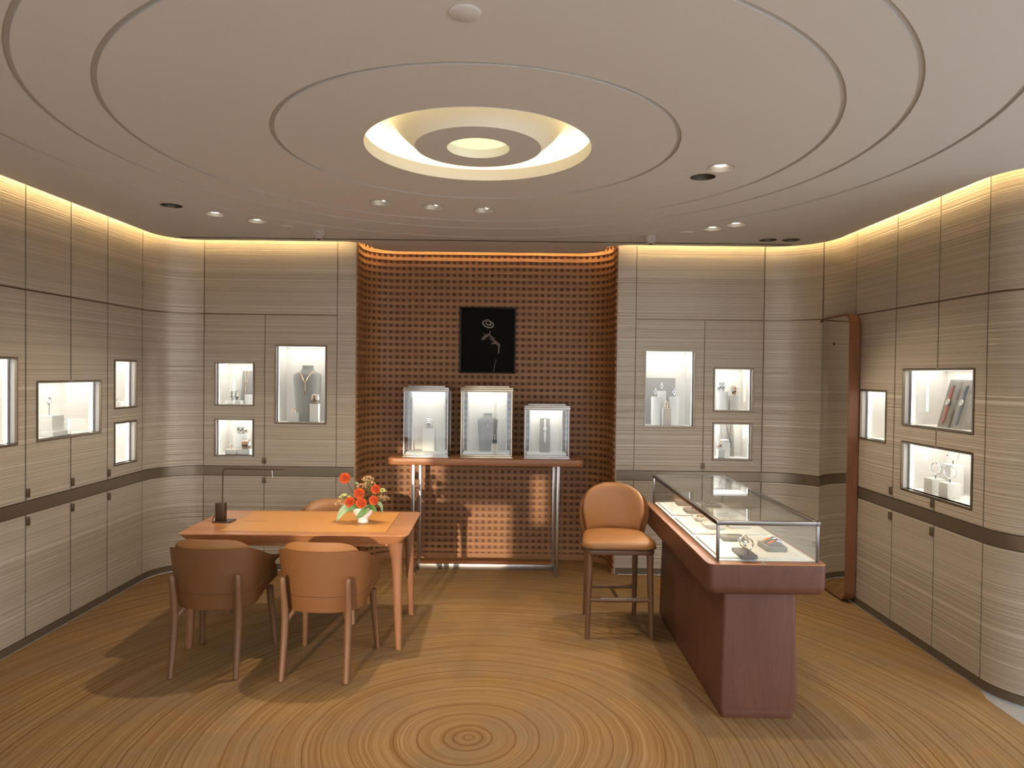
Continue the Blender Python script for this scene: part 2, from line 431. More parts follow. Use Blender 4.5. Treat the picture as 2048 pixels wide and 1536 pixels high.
win = {  # name: (wall, a0, a1, z0, z1)   a = y on side walls, x on the back wall
    'l0': ('L', 3.66, 4.407, 1.315, 1.848), 'l1': ('L', 4.602, 5.307, 1.315, 1.695),
    'l2': ('L', 5.50, 5.807, 1.484, 1.853), 'l3': ('L', 5.50, 5.81, 1.034, 1.358),
    'b1': ('BL', -2.657, -2.319, 1.482, 1.854), 'b2': ('BL', -2.655, -2.320, 1.028, 1.347), 'b3': ('BL', -2.116, -1.672, 1.328, 2.012),
    'b4': ('BR', 1.196, 1.632, 1.337, 2.008), 'b5': ('BR', 1.816, 2.154, 1.485, 1.855), 'b6': ('BR', 1.816, 2.153, 1.047, 1.362),
    'r1': ('R', 5.132, 5.502, 1.324, 1.692), 'r2': ('R', 4.162, 4.908, 1.474, 1.850), 'r3': ('R', 4.161, 4.908, 1.024, 1.345)}
def hole(k):
    w, a0, a1, z0, z1 = win[k]
    if w == 'L': return (a0 + 1.6, a1 + 1.6, z0, z1)
    if w == 'BL': return (lx(a0), lx(a1), z0, z1)
    if w == 'BR': return (rx(a0), rx(a1), z0, z1)
    return (ry(a1), ry(a0), z0, z1)
HL = [hole(k) for k in win if win[k][0] in ('L', 'BL')]
HR = [hole(k) for k in win if win[k][0] in ('R', 'BR')]

def wall_section(root, path, edges, holes, gap, rows=((Z_LOW0, Z_LOW1), (Z_M0, Z_M1), (Z_T0, ZT)), names=('lower_door', 'door', 'panel')):
    for a, b in zip(edges, edges[1:]):
        for (z0, z1), nm in zip(rows, names):
            obj(nm, sheet(path, a + gap / 2, b - gap / 2, z0, z1, 0.0, PT, holes), 'panel', root, smooth=True, sharp=25)

def backing(name, path, a, b, holes):
    return struct(name, sheet(path, a, b, 0.0, ZT, -PT + 0.006, 0.05, holes), 'bronze_dark', smooth=True, sharp=25)

wl = backing('wall_left', left_path, 0.0, LB, HL)
Ledges = [0.0, 1.1, 2.2, 3.3, 3.77, 4.24, 4.71, 5.17, 5.63, 6.09, 6.55, 7.00, LA]
wall_section(wl, left_path, Ledges, HL, 0.013)
wall_section(wl, left_path, [LA, LB], HL, 0.008)
wbl = backing('wall_back_left', left_path, LB, lx(NL), HL)
wall_section(wbl, left_path, [LB, lx(-2.215), lx(-1.57)], HL, 0.006, rows=((Z_LOW0, Z_LOW1), (Z_M0, Z_M1)), names=('lower_door', 'door'))
wall_section(wbl, left_path, [LB, lx(-1.57)], HL, 0.006, rows=((Z_T0, ZT),), names=('panel',))
wall_section(wbl, left_path, [lx(-1.57), lx(NL) + 0.003], HL, 0.006, rows=((Z_LOW0, Z_LOW1), (Z_M0, ZT)), names=('lower_panel', 'panel'))
wbr = backing('wall_back_right', right_path, 0.0, RA, HR)
wall_section(wbr, right_path, [-0.003 + 0.003, rx(1.102)], HR, 0.006, rows=((Z_LOW0, Z_LOW1), (Z_M0, ZT)), names=('lower_panel', 'panel'))
wall_section(wbr, right_path, [rx(1.102), rx(1.719), RA], HR, 0.006, rows=((Z_LOW0, Z_LOW1), (Z_M0, Z_M1)), names=('lower_door', 'door'))
wall_section(wbr, right_path, [rx(1.102), RA], HR, 0.006, rows=((Z_T0, ZT),), names=('panel',))
wr = backing('wall_right', right_path, RA, right_path.s[-1], HR)
seam58 = RA + 0.5 * math.radians(58)
wall_section(wr, right_path, [RA, seam58, ry(5.61), ry(5.02), ry(4.52), ry(4.05)], HR, 0.012)
wall_section(wr, right_path, [ry(4.05), RD, right_path.s[-1]], HR, 0.008)

for root, path, a, b in ((wl, left_path, 0, LB), (wbl, left_path, LB, lx(NL)), (wbr, right_path, 0, RA), (wr, right_path, RA, right_path.s[-1])):
    obj('bronze_band', sheet(path, a, b, Z_B0, Z_B1, 0.003, 0.012), 'band', root, smooth=True, sharp=25)
    obj('seam_strip', sheet(path, a, b, Z_M1 + 0.001, Z_T0 - 0.001, -0.003, 0.010), 'bronze', root, smooth=True, sharp=25)
def baseb(name, path, a, b): struct(name, sheet(path, a, b, 0.0, 0.05, 0.001, 0.012), 'base_bronze', smooth=True, sharp=25)
baseb('baseboard_left', left_path, 0, LB); baseb('baseboard_back_left', left_path, LB, lx(NL))
baseb('baseboard_back_right', right_path, 0, RA); baseb('baseboard_right', right_path, RA, right_path.s[-1])

def pull(root, path, s, z, w=0.024, h=0.056):
    (x0, y0), (x1, y1) = path.at(s, 0.0), path.at(s, 0.02)
    n = Vector((x1 - x0, y1 - y0, 0)).normalized(); t = Vector((-n.y, n.x, 0))
    o = obj('door_pull', MB().box(-w / 2, w / 2, 0.0, 0.013, -h / 2, h / 2), 'bronze', root, bevel=0.002)
    o.matrix_world = Matrix(((-t.x, n.x, 0, x0), (-t.y, n.y, 0, y0), (0, 0, 1, z), (0, 0, 0, 1)))
for s in (5.17, 5.63, 6.09, 6.55, 7.00):
    pull(wl, left_path, s + 0.016, 0.985); pull(wl, left_path, s + 0.016, 0.802)
for x, root, path, f in ((-2.215, wbl, left_path, lx), (1.719, wbr, right_path, rx)):
    for d in (-0.011, 0.013):
        pull(root, path, f(x) + d, 0.985, 0.009, 0.052); pull(root, path, f(x) + d, 0.808, 0.009, 0.052)
for y in (5.02, 4.52):
    pull(wr, right_path, ry(y) - 0.018, 0.985); pull(wr, right_path, ry(y) - 0.018, 0.800)

# ------------------------------------------------------------------ niche lattice wall
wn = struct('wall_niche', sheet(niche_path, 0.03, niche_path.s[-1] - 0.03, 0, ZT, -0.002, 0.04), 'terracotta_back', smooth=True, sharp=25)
pit = 0.0607; L_ = niche_path.s[-1]; nv = int(L_ / pit); st = (L_ - nv * pit) / 2
for k in range(nv + 1):
    a = st + k * pit - 0.0155
    obj('upright_slat', sheet(niche_path, max(a, 0.001), min(a + 0.031, L_ - 0.001), 0.03, ZT, 0.012, 0.013), 'terracotta_v', wn)
nh = int((ZT - 0.05) / pit)
for k in range(nh + 1):
    z = 0.085 + k * pit
    if z + 0.016 < ZT: obj('cross_slat', sheet(niche_path, 0.002, L_ - 0.002, z - 0.0155, z + 0.0155, 0.021, 0.013), 'terracotta', wn, smooth=True, sharp=25)
obj('skirting', sheet(niche_path, 0.002, L_ - 0.002, 0.0, 0.055, 0.022, 0.02), 'terracotta', wn, smooth=True, sharp=25)
for xx, d in ((NL, 1), (NR, -1)):
    struct('trim_1' if d > 0 else 'trim_2', MB().box(xx - 0.004, xx + 0.004, YB - 0.004, YB + 0.05, 0, ZT), 'panel')

# ------------------------------------------------------------------ ceiling
CX, CY = -0.187, 3.60
RINGS = [1.0, 1.69, 1.96, 2.335]; GW = 0.011
DOWN = [  # x, y, lit, group position, aim, power, cone
    (-2.397, 4.917), (-2.200, 5.168), (-1.973, 5.393), (-0.905, 4.755), (-0.562, 4.866), (-0.212, 4.937),
    (1.133, 3.871), (1.085, 4.051), (1.545, 5.464), (1.678, 5.310), (2.135, 5.898), (2.323, 5.886)]
off = 0.062
outline = [(XL + off, -1.55)] + [left_path.at(s, off) for s in left_path.cuts(6.6, lx(-1.50))] + \
    [(-1.455, YB - off + 0.004), (-1.40, YB - off + 0.03), (-1.345, YB + 0.0), (-1.315, YB + 0.08)] + \
    [(-1.305, YB + 0.16)] + arc(NL + 0.34, YN - 0.31, 0.24, 180, 90, 8)[1:] + \
    arc(NR - 0.34, YN - 0.31, 0.24, 90, 0, 8) + \
    [(NR - 0.095, YB + 0.06), (NR - 0.06, YB + 0.0), (NR - 0.005, YB - off + 0.03), (NR + 0.05, YB - off + 0.004)] + \
    [right_path.at(s, off) for s in right_path.cuts(0.10, right_path.s[-1])] + [(4.58, -1.55)]
SLOT = (-2.90, 2.42, 6.075, 6.120)

def inpoly(x, y, pl):
    r = False; j = len(pl) - 1
    for i in range(len(pl)):
        xi, yi = pl[i]; xj, yj = pl[j]
        if (yi > y) != (yj > y) and x < (xj - xi) * (y - yi) / (yj - yi) + xi: r = not r
        j = i
    return r

def ceiling():
    V, E = [], []
    def loop(pts):
        i = len(V); V.extend(Vector(p) for p in pts); n = len(pts)
        E.extend((i + k, i + (k + 1) % n) for k in range(n))
    circ = lambda x, y, r, n: [(x + r * math.cos(2 * PI * k / n), y + r * math.sin(2 * PI * k / n)) for k in range(n)]
    loop(outline)
    NS = 144
    for R in RINGS:
        loop(circ(CX, CY, R - GW, NS)); loop(circ(CX, CY, R + GW, NS))
    loop(circ(CX, CY, 0.575, NS))
    for x, y in DOWN: loop(circ(x, y, 0.070, 28))
    loop([(SLOT[0], SLOT[2]), (SLOT[1], SLOT[2]), (SLOT[1], SLOT[3]), (SLOT[0], SLOT[3])])
    vs, es, fs, *_ = delaunay_2d_cdt(V, E, [], 0, 1e-6)
    mb = MB(); mb.v = [(v.x, v.y, H) for v in vs]
    for f in fs:
        cx = sum(vs[i].x for i in f) / 3; cy_ = sum(vs[i].y for i in f) / 3
        d = math.hypot(cx - CX, cy_ - CY)
        if d < 0.575 or any(abs(d - R) < GW * 0.98 for R in RINGS): continue
        if any(math.hypot(cx - x, cy_ - y) < 0.07 for x, y in DOWN): continue
        if SLOT[0] < cx < SLOT[1] and SLOT[2] < cy_ < SLOT[3]: continue
        if not inpoly(cx, cy_, outline): continue
        mb.f.append(tuple(f))
    n = len(outline)
    for k in range(n):                                  # lip of the ceiling slab towards the cove
        a, b = outline[k], outline[(k + 1) % n]
        mb.quad((*a, H), (*b, H), (*b, H + 0.08), (*a, H + 0.08))
    top = len(mb.v); mb.v += [(*p, H + 0.08) for p in outline]
    return mb
ceil = struct('ceiling', ceiling(), 'ceiling')
for R in RINGS:
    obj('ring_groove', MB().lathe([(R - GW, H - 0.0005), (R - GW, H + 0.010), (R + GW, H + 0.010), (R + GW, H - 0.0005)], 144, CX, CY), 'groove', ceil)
# top of slab strip (ledge carrying the cove light) and the light strips
def offset_line(pts, d):
    p = Path(pts); return [p.at(s, d) for s in p.s]
def ribbon(pts, w0, w1, z0, z1):
    a = offset_line(pts, w0); b = offset_line(pts, w1); mb = MB()
    rows = [[(*q, z0) for q in a], [(*q, z0) for q in b], [(*q, z1) for q in b], [(*q, z1) for q in a]]
    return mb.grid(rows, closed_v=True)
nicheL = next(i for i, p in enumerate(outline) if p[0] > -1.41); nicheR = max(i for i, p in enumerate(outline) if p[0] < NR - 0.01 and p[1] > 6)
obj('cove_ledge', ribbon(outline[:-1], 0.0, 0.22, H + 0.075, H + 0.08), 'ceiling', ceil)
obj('cove_strip', ribbon(outline[:nicheL], 0.008, 0.022, H + 0.130, H + 0.142), 'cove', ceil)
obj('cove_strip', ribbon(outline[nicheL + 2:nicheR - 1], 0.008, 0.018, H + 0.130, H + 0.140), 'cove', ceil)
obj('cove_strip', ribbon(outline[nicheR + 1:-1], 0.008, 0.022, H + 0.130, H + 0.142), 'cove', ceil)
obj('soffit_cap', MB().box(-3.6, 4.9, -1.9, 7.1, ZT, ZT + 0.06), 'ceiling', ceil)
obj('slot_channel', MB().box(SLOT[0], SLOT[1], SLOT[2], SLOT[3], H + 0.003, H + 0.03), 'black', ceil)

# round light in the middle
oc = thing('oculus_light', 'large round cove light glowing yellow in the centre of the ceiling', 'ceiling light', (CX, CY, H))
obj('rim', MB().lathe([(0.575, -0.002), (0.575, 0.062), (0.60, 0.062), (0.78, 0.062)], 96), 'ceiling', oc, smooth=True)
obj('cavity', MB().lathe([(0.78, 0.062), (0.78, 0.19), (0.70, 0.205), (0.46, 0.205), (0.17, 0.20), (0.0005, 0.20)], 96), 'ceiling', oc, smooth=True, sharp=50)
obj('floating_dish', MB().lathe([(0.160, 0.004), (0.322, 0.004), (0.326, 0.010), (0.40, 0.075), (0.47, 0.16), (0.475, 0.20)], 96), 'ceiling', oc, smooth=True, sharp=30)
obj('inner_rim', MB().lathe([(0.160, 0.004), (0.160, 0.050), (0.20, 0.052)], 64), 'ceiling', oc, smooth=True)
obj('light_strip', MB().lathe([(0.62, 0.0635), (0.62, 0.065), (0.74, 0.065), (0.74, 0.0635)], 96), 'oculus', oc)
obj('inner_light', MB().lathe([(0.0005, 0.056), (0.20, 0.056), (0.20, 0.058)], 64), 'oculus_lens', oc)

# downlights
def spot(name, x, y, aim, power, cone, blend=0.6, col=(1.0, 0.83, 0.62), r=0.035):
    l = bpy.data.lights.new(name, 'SPOT'); o = bpy.data.objects.new(name, l); C.objects.link(o)
    l.energy = power * SPOT; l.spot_size = math.radians(cone); l.spot_blend = blend; l.color = col; l.shadow_soft_size = r
    o.location = (x, y, H - 0.012)
    o.rotation_euler = (Vector(aim) - Vector(o.location)).to_track_quat('-Z', 'Y').to_euler()
    return o
DL = [
    ('unlit recessed downlight nearest the panelled side wall with three small wall showcases', 0, None),
    ('lit round downlight above the lamp end of the desk, second from the side wall', 1, ((-1.40, 4.80, 0.75), 26, 46)),
    ('lit round downlight above the desk, beside the small round cover plate', 1, ((-1.15, 4.85, 0.75), 30, 40)),
    ('half lit downlight, first of three below the oculus, nearest the desk', 2, ((-1.75, 4.45, 0.0), 120, 116)),
    ('tilted downlight, middle of the three in a row below the oculus', 2, ((-0.30, 3.9, 0.0), 30, 80)),
    ('tilted downlight, last of three below the oculus, nearest the stool', 2, ((0.25, 3.6, 0.0), 30, 80)),
    ('lit recessed downlight over the glass counter, nearer the mirror wall', 1, ((1.35, 3.9, 0.0), 65, 110)),
    ('unlit deep recessed downlight over the glass counter', 3, None),
    ('lit downlight in front of the three showcase doors, nearer the ceiling camera', 1, ((1.9, 4.9, 0.0), 55, 95)),
    ('lit downlight with bright round lens nearer the mirror', 1, ((2.1, 4.2, 0.0), 55, 95)),
    ('unlit tilted downlight near the mirror corner, beside its dark twin', 2, None),
    ('unlit downlight with a black lens closest to the mirror corner', 0, None)]
for (x, y), (lab, kind, sp) in zip(DOWN, DL):
    t = thing('downlight', lab, 'downlight', (x, y, H), 0, 'recessed ceiling downlights')
    obj('trim_ring', MB().lathe([(0.0695, 0.0005), (0.0695, -0.002), (0.074, -0.001), (0.074, 0.0)], 32), 'trim_paint', t)
    obj('reflector', MB().lathe([(0.0695, -0.001), (0.066, 0.03), (0.055, 0.055), (0.0005, 0.06)], 32), 'can', t, smooth=True)
    if kind in (0, 1): obj('lens', MB().lathe([(0.0005, 0.012), (0.030, 0.014), (0.033, 0.018), (0.033, 0.058)], 24), 'bulb' if kind == 1 else 'black', t)
    if kind == 2:
        lens = obj('lens', MB().lathe([(0.0005, 0.0), (0.030, 0.0), (0.033, 0.006), (0.030, 0.030)], 24), 'can' if sp is None else 'bulb', t)
        lens.location = (0.0, 0.0, 0.026); lens.rotation_euler = (0, math.radians(38), 0)
    if kind == 3: obj('lens', MB().lathe([(0.0005, 0.052), (0.035, 0.050), (0.040, 0.056)], 24), 'trim_paint', t)
    if sp:
        o = spot('downlight_beam', x, y, sp[0], sp[1], sp[2])

for x, y, r, lab in ((-1.804, 5.586, 0.050, 'small round ceiling cover plate above the desk chairs'), (1.388, 5.629, 0.050, 'small round ceiling cover plate beside the lit downlights over the mirror end'),
                     (-0.163, 2.239, 0.052, 'round white ceiling speaker plate on its own in front of the oculus')):
    t = thing('ceiling_plate', lab, 'cover plate', (x, y, H), 0, 'round ceiling cover plates')
    obj('plate', MB().lathe([(0.0005, -0.006), (r - 0.003, -0.006), (r, -0.004), (r, 0.0)], 32), 'ceiling', t, smooth=True)
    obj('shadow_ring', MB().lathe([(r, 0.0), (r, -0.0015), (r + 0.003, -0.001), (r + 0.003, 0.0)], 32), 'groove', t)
for x, y, lab in ((-1.595, 5.75, 'small grey dome security camera above the desk end'), (1.127, 5.789, 'small grey dome security camera above the tall stool and counter')):
    t = thing('security_camera', lab, 'camera', (x, y, H), 0, 'dome security cameras')
    obj('housing', MB().lathe([(0.055, 0.0), (0.055, -0.022), (0.048, -0.045), (0.026, -0.064), (0.0005, -0.066)], 32), 'cctv', t, smooth=True)
    obj('lens', MB().lathe([(0.014, -0.060), (0.014, -0.070), (0.0005, -0.073)], 20), 'black', t)
    obj('sensor', MB().ball((0.0, -0.052, -0.028), 0.004), 'black', t)

# ------------------------------------------------------------------ unseen front of the shop: wall with openings, side window
fp = Path([(4.6, -1.6), (-3.2, -1.6)])
fs = lambda x: 4.6 - x
struct('wall_front', sheet(fp, 0, 7.8, 0, ZT, 0.0, 0.08, [(0.2, 2.5, 0.10, 2.6), (2.56, 4.9, 0.10, 2.6), (4.96, 7.4, 0.10, 2.6)]), 'plain_wall')
# unseen wall added to block the low sun; gaps shaped for the sun patches
gp = Path([(9.0, -8.0), (-9.0, -8.0)])
gs = lambda x: 9.0 - x - (-1.888)
struct('sun_blocker', sheet(gp, 0, 18, -0.17, 3.55, 0.0, 0.06, [(gs(-0.65), gs(-1.08), 1.0, 3.12), (gs(0.0), gs(-0.66), 1.0, 2.56), (gs(0.34), gs(0.205), 2.38, 2.84)]), 'blocker_white')
sp_ = Path([(4.6, 3.75), (4.6, -1.65)])
wo = struct('wall_street', sheet(sp_, 0, 5.4, 0, ZT, 0.0, 0.08, [(0.35, 1.65, 0.12, 2.55), (1.75, 3.25, 0.12, 2.55), (3.35, 4.9, 0.12, 2.55)]), 'plain_wall')

# ------------------------------------------------------------------ wall showcases
def showcase(key, label, seam=None, depth=0.30, shelf=None):
    w, a0, a1, z0, z1 = win[key]
    W, Hh = a1 - a0, z1 - z0; mid = (a0 + a1) / 2
    loc, rz = {'L': ((XL, mid, z0), PI / 2), 'BL': ((mid, YB, z0), 0), 'BR': ((mid, YB, z0), 0), 'R': ((XR, mid, z0), -PI / 2)}[w]
    t = thing('wall_showcase', label, 'showcase', loc, rz, 'lit showcases set into the wall panels')
    x = W / 2; k = 0.012
    mb = MB()
    mb.box(-x - k, -x, 0.0, depth, -k, Hh + k).box(x, x + k, 0.0, depth, -k, Hh + k)
    mb.box(-x - k, x + k, depth, depth + k, -k, Hh + k).box(-x, x, 0.0, depth, Hh, Hh + k)
    obj('lining', mb, 'cream', t)
    obj('base', MB().box(-x, x, 0.0, depth, -k, 0.0), 'white', t)
    fr = MB(); e = 0.008; p = -0.005
    fr.box(-x - e, -x + 0.003, p, 0.01, -e, Hh + e).box(x - 0.003, x + e, p, 0.01, -e, Hh + e)
    fr.box(-x, x, p, 0.01, -e, 0.003).box(-x, x, p, 0.01, Hh - 0.003, Hh + e)
    obj('frame', fr, 'band', t)
    g = 0.045
    cuts = [-x + 0.002] + ([seam - mid if w != 'R' else mid - seam] if seam else []) + [x - 0.002]
    for a, b in zip(cuts, cuts[1:]):
        obj('glass_pane', MB().box(a + 0.0012, b - 0.0012, g, g + 0.006, 0.002, Hh - 0.002), 'glass', t)
    for sx in (-1, 1):
        obj('glass_seal', MB().box(sx * (x - 0.004) - 0.004, sx * (x - 0.004) + 0.004, g - 0.003, g + 0.009, 0, Hh), 'steel_dark', t)
    obj('light_panel', MB().box(-x + 0.01, x - 0.01, g + 0.02, depth - 0.03, Hh - 0.002, Hh - 0.0005), 'led', t)
    for sx in (-1, 1):
        obj('added_side_glow', MB().box(sx * (x - 0.0025) - 0.0012, sx * (x - 0.0025) + 0.0012, g + 0.014, g + 0.034, 0.01, Hh - 0.01), 'side_fill', t)  # glowing strips added to brighten the fronts of the display blocks
    if shelf: obj('shelf', MB().box(-x + 0.002, x - 0.002, depth - 0.12, depth - 0.002, shelf, shelf + 0.008), 'glass', t)
    return t
showcase('l0', 'tall bare showcase cut off by the picture edge, nearest the camera', 4.03)
showcase('l1', 'wide two-pane lit showcase with ring stand and low tray, side wall by the desk', 4.95)
showcase('l2', 'upper of two small empty-looking square showcases beside the rounded wall corner')
showcase('l3', 'lower of two small square showcases beside the rounded wall corner')
showcase('b1', 'small lit showcase with hanging chain pendant, back wall behind the desk lamp')
showcase('b2', 'small lit showcase with tall white block of bracelets, just above the desk lamp')
showcase('b3', 'tall lit showcase holding a grey necklace bust, behind the desk')
showcase('b4', 'tall lit showcase with grey board and white blocks, behind the stool and counter')
showcase('b5', 'small upper showcase with two bracelet stands, back wall near the mirror')
showcase('b6', 'small lower showcase with a dark tassel necklace, back wall near the mirror')
showcase('r1', 'narrow bare lit showcase beside the tall mirror', shelf=0.20)
showcase('r2', 'wide upper showcase with red and navy strap watches, mirror-side wall', 4.52)
showcase('r3', 'wide lower showcase with hoop bracelets on posts, mirror-side wall', 4.52)

# ------------------------------------------------------------------ display props and jewellery
def block(x, y, z, w, d, h, label, mat='white', rz=0.0):
    o = obj('display_block', MB().box(-w / 2, w / 2, -d / 2, d / 2, 0, h), mat, bevel=min(0.004, h * 0.2))
    o.location = (x, y, z); o.rotation_euler = (0, 0, rz)
    return tag(o, label, 'display block', 'jewellery display blocks')

BUST = [(0.00, 0.40, 0.20), (0.15, 0.415, 0.23), (0.50, 0.46, 0.29), (0.76, 0.498, 0.31), (0.825, 0.492, 0.29), (0.852, 0.45, 0.27), (0.875, 0.35, 0.245), (0.895, 0.265, 0.22), (0.92, 0.215, 0.19), (0.965, 0.195, 0.175), (1.0, 0.20, 0.175)]
def bust_yo(t_, w): return -0.10 * w * smst((t_ - 0.1) / 0.6) * (1 - smst((t_ - 0.7) / 0.3) * 0.6) + 0.04 * w
def bust_front(w, h, x, z):
    t_ = z / h
    for (t0, a0, b0), (t1, a1, b1) in zip(BUST, BUST[1:]):
        if t0 <= t_ <= t1:
            f = (t_ - t0) / (t1 - t0); a, b = lerp(a0, a1, f), lerp(b0, b1, f)
    q = max(0.0, 1 - min(1, abs(x) / (a * w)) ** 2.5) ** 0.45
    return bust_yo(t_, w) - 0.8 * b * w * q
def bust(x, y, z, w, h, label, mat='suede_grey', rz=0.0):
    """necklace bust: tapered chest, shoulders, neck"""
    prof = BUST
    rows = []
    for t_, a, b in prof:
        yo = bust_yo(t_, w)
        row = []
        for k in range(28):
            A = 2 * PI * k / 28; ca, sa = math.cos(A), math.sin(A)
            row.append((a * w * math.copysign(abs(ca) ** 0.8, ca), yo + b * w * math.copysign(abs(sa) ** 0.9, sa) * 0.8, t_ * h))
        rows.append(row)
    o = obj('necklace_bust', MB().grid(rows, closed_u=True, cap=True), mat, smooth=True, sharp=60)
    o.location = (x, y, z); o.rotation_euler = (0, 0, rz)
    return tag(o, label, 'bust', 'grey necklace busts')

def necklace(x, y, z, w, h, label, drop=0.0, thick=0.004, gem='gem', beads=False):
    """V necklace resting on a bust of width w and height h whose base is at x, y, z"""
    t = thing('necklace', label, 'necklace', (x, y, z))
    pts = []
    for k in range(17):
        u = -1 + 2 * k / 16; v = 1 - abs(u)
        xx = u * 0.245 * w; zz = (0.905 - 0.205 * v ** 1.05) * h
        yy = bust_front(w, h, xx, zz) - thick * 0.8
        pts.append((xx, yy, zz))
    if beads:
        mb = MB()
        for p, q in zip(pts, pts[1:]):
            for f in (0, 0.5): mb.ball(tuple(lerp(a, b, f) for a, b in zip(p, q)), thick, 8, 5)
        obj('beads', mb, 'silver', t, smooth=True)
    else: obj('chain', MB().tube(pts, thick, 8), 'gold' if gem == 'onyx' else 'silver', t, smooth=True)
    c = pts[8]
    if drop:
        obj('drop_chain', MB().tube([c, (c[0], bust_front(w, h, 0, c[2] - drop) - thick, c[2] - drop)], thick * 0.8, 8), 'gold' if gem == 'onyx' else 'silver', t, smooth=True)
        obj('clasp_ring', MB().ring(0.008, 0.0028, 'y', (c[0], c[1] - 0.005, c[2])), 'gold', t, smooth=True)
        pd = obj('pendant', MB().ring(0.009, 0.004, 'y', (c[0], c[1] - 0.003, c[2] - drop - 0.008)), 'gold', t, smooth=True)
        obj('pendant_stone', MB().ball((c[0], c[1] - 0.003, c[2] - drop - 0.008), 0.006), 'onyx', pd, smooth=True)
    else:
        obj('pendant', MB().ball((c[0], c[1] - 0.004, c[2] - 0.008), 0.007), gem, t, smooth=True)
        obj('crossover', MB().tube([(c[0] - 0.02, c[1] - 0.005, c[2] - 0.006), (c[0] + 0.012, c[1] - 0.007, c[2] + 0.012)], thick * 0.9, 8), 'silver', t, smooth=True)
    return t

def ring_piece(x, y, z, r, label, metal='gold', stone='gem', rz=0.0, lying=False):
    t = thing('finger_ring', label, 'ring', (x, y, z), rz)
    obj('shank', MB().ring(r, r * 0.17, 'y', (0, 0, r * 1.17), 24, 8, 1.0, 1.6), metal, t, smooth=True)
    mb = MB(); mb.lathe([(0.0005, 0), (r * 0.45, r * 0.3), (r * 0.5, r * 0.42), (r * 0.3, r * 0.6), (0.0005, r * 0.62)], 8)
    o = obj('stone', mb, stone, t); o.location = (0, 0, r * 2.1)
    return t

def bracelet_stand(x, y, z, w, h, label, rz=0.0, bands=2, metal='silver', band_label=None, stone='gem'):
    """white arched holder on a wire foot, carrying bracelets"""
    t = thing('bracelet_stand', label, 'display stand', (x, y, z), rz, 'bracelet stands')
    d = w * 0.55; rows = []
    for xx in (-w / 2, w / 2):
        rows.append([(xx, d * math.sin(a) * 0.8, h * 0.42 + h * 0.58 * math.cos(a) ** 2 * (1 if abs(a) < PI / 2 else 0)) for a in [lerp(-PI / 2, PI / 2, k / 12) for k in range(13)]])
    obj('holder', MB().grid(rows, cap=True), 'white', t, smooth=True, sharp=50)
    wire = MB()
    for sx in (-0.42, 0.42):
        wire.tube([(sx * w, -d * 0.75, 0.0015), (sx * w, -d * 0.75, h * 0.45)], 0.0013, 6).tube([(sx * w, d * 0.75, 0.0015), (sx * w, d * 0.75, h * 0.45)], 0.0013, 6)
        wire.tube([(sx * w, -d * 0.8, 0.0015), (sx * w, d * 0.8, 0.0015)], 0.0014, 6)
    wire.tube([(-w * 0.42, -d * 0.75, 0.0015), (w * 0.42, -d * 0.75, 0.0015)], 0.0013, 6)
    obj('wire_foot', wire, 'steel_dark', t)
    if band_label:
        b = thing('bracelet', band_label, 'bracelet', (x, y, z), rz, 'bracelets on arched stands')
        for k in range(bands):
            xo = 0 if bands == 1 else lerp(-w * 0.27, w * 0.27, k / (bands - 1))
            bw = w * (0.34 if bands == 1 else 0.26)
            prof = []
            for a in range(28):
                A = 2 * PI * a / 28
                yy, zz = d * 0.98 * math.cos(A), h * 0.60 + h * 0.46 * math.sin(A)
                y2, z2 = d * 1.10 * math.cos(A), h * 0.60 + h * 0.52 * math.sin(A)
                prof.append([(xo - bw / 2, yy, zz), (xo + bw / 2, yy, zz), (xo + bw / 2, y2, z2), (xo - bw / 2, y2, z2)])
            band = obj('band', MB().grid(prof, closed_u=True, closed_v=True), metal, b, smooth=True, sharp=40)
            obj('motif', MB().ball((xo, -d * 0.80, h * 0.98), bw * 0.36), stone, band, smooth=True)
            obj('clasp', MB().ball((xo, -d * 1.0, h * 0.50), bw * 0.42), 'onyx', band, smooth=True)
    return t

def hoop_stand(x, y, z, R, label, rz, stone, blabel, foot=0.012):
    t = thing('bracelet_post', label, 'display stand', (x, y, z), rz, 'bracelet posts')
    obj('post', MB().tube([(0, 0, 0), (0, 0, foot + 0.012)], 0.004, 10), 'steel_dark', t)
    b = thing('hoop_bracelet', blabel, 'bracelet', (x, y, z + foot + 0.0105), rz, 'hoop bracelets')
    obj('hoop', MB().ring(R, 0.0042, 'y', (0, 0, R * 1.08), 36, 8, 0.85, 1.9), 'silver', b, smooth=True)
    for a in (100, 150, 200, 35):
        A = math.radians(a); obj('setting', MB().ball((R * 0.85 * math.cos(A), -0.006, R * 1.08 + R * math.sin(A)), 0.0052, 8, 5), stone, b, smooth=True)
    return t

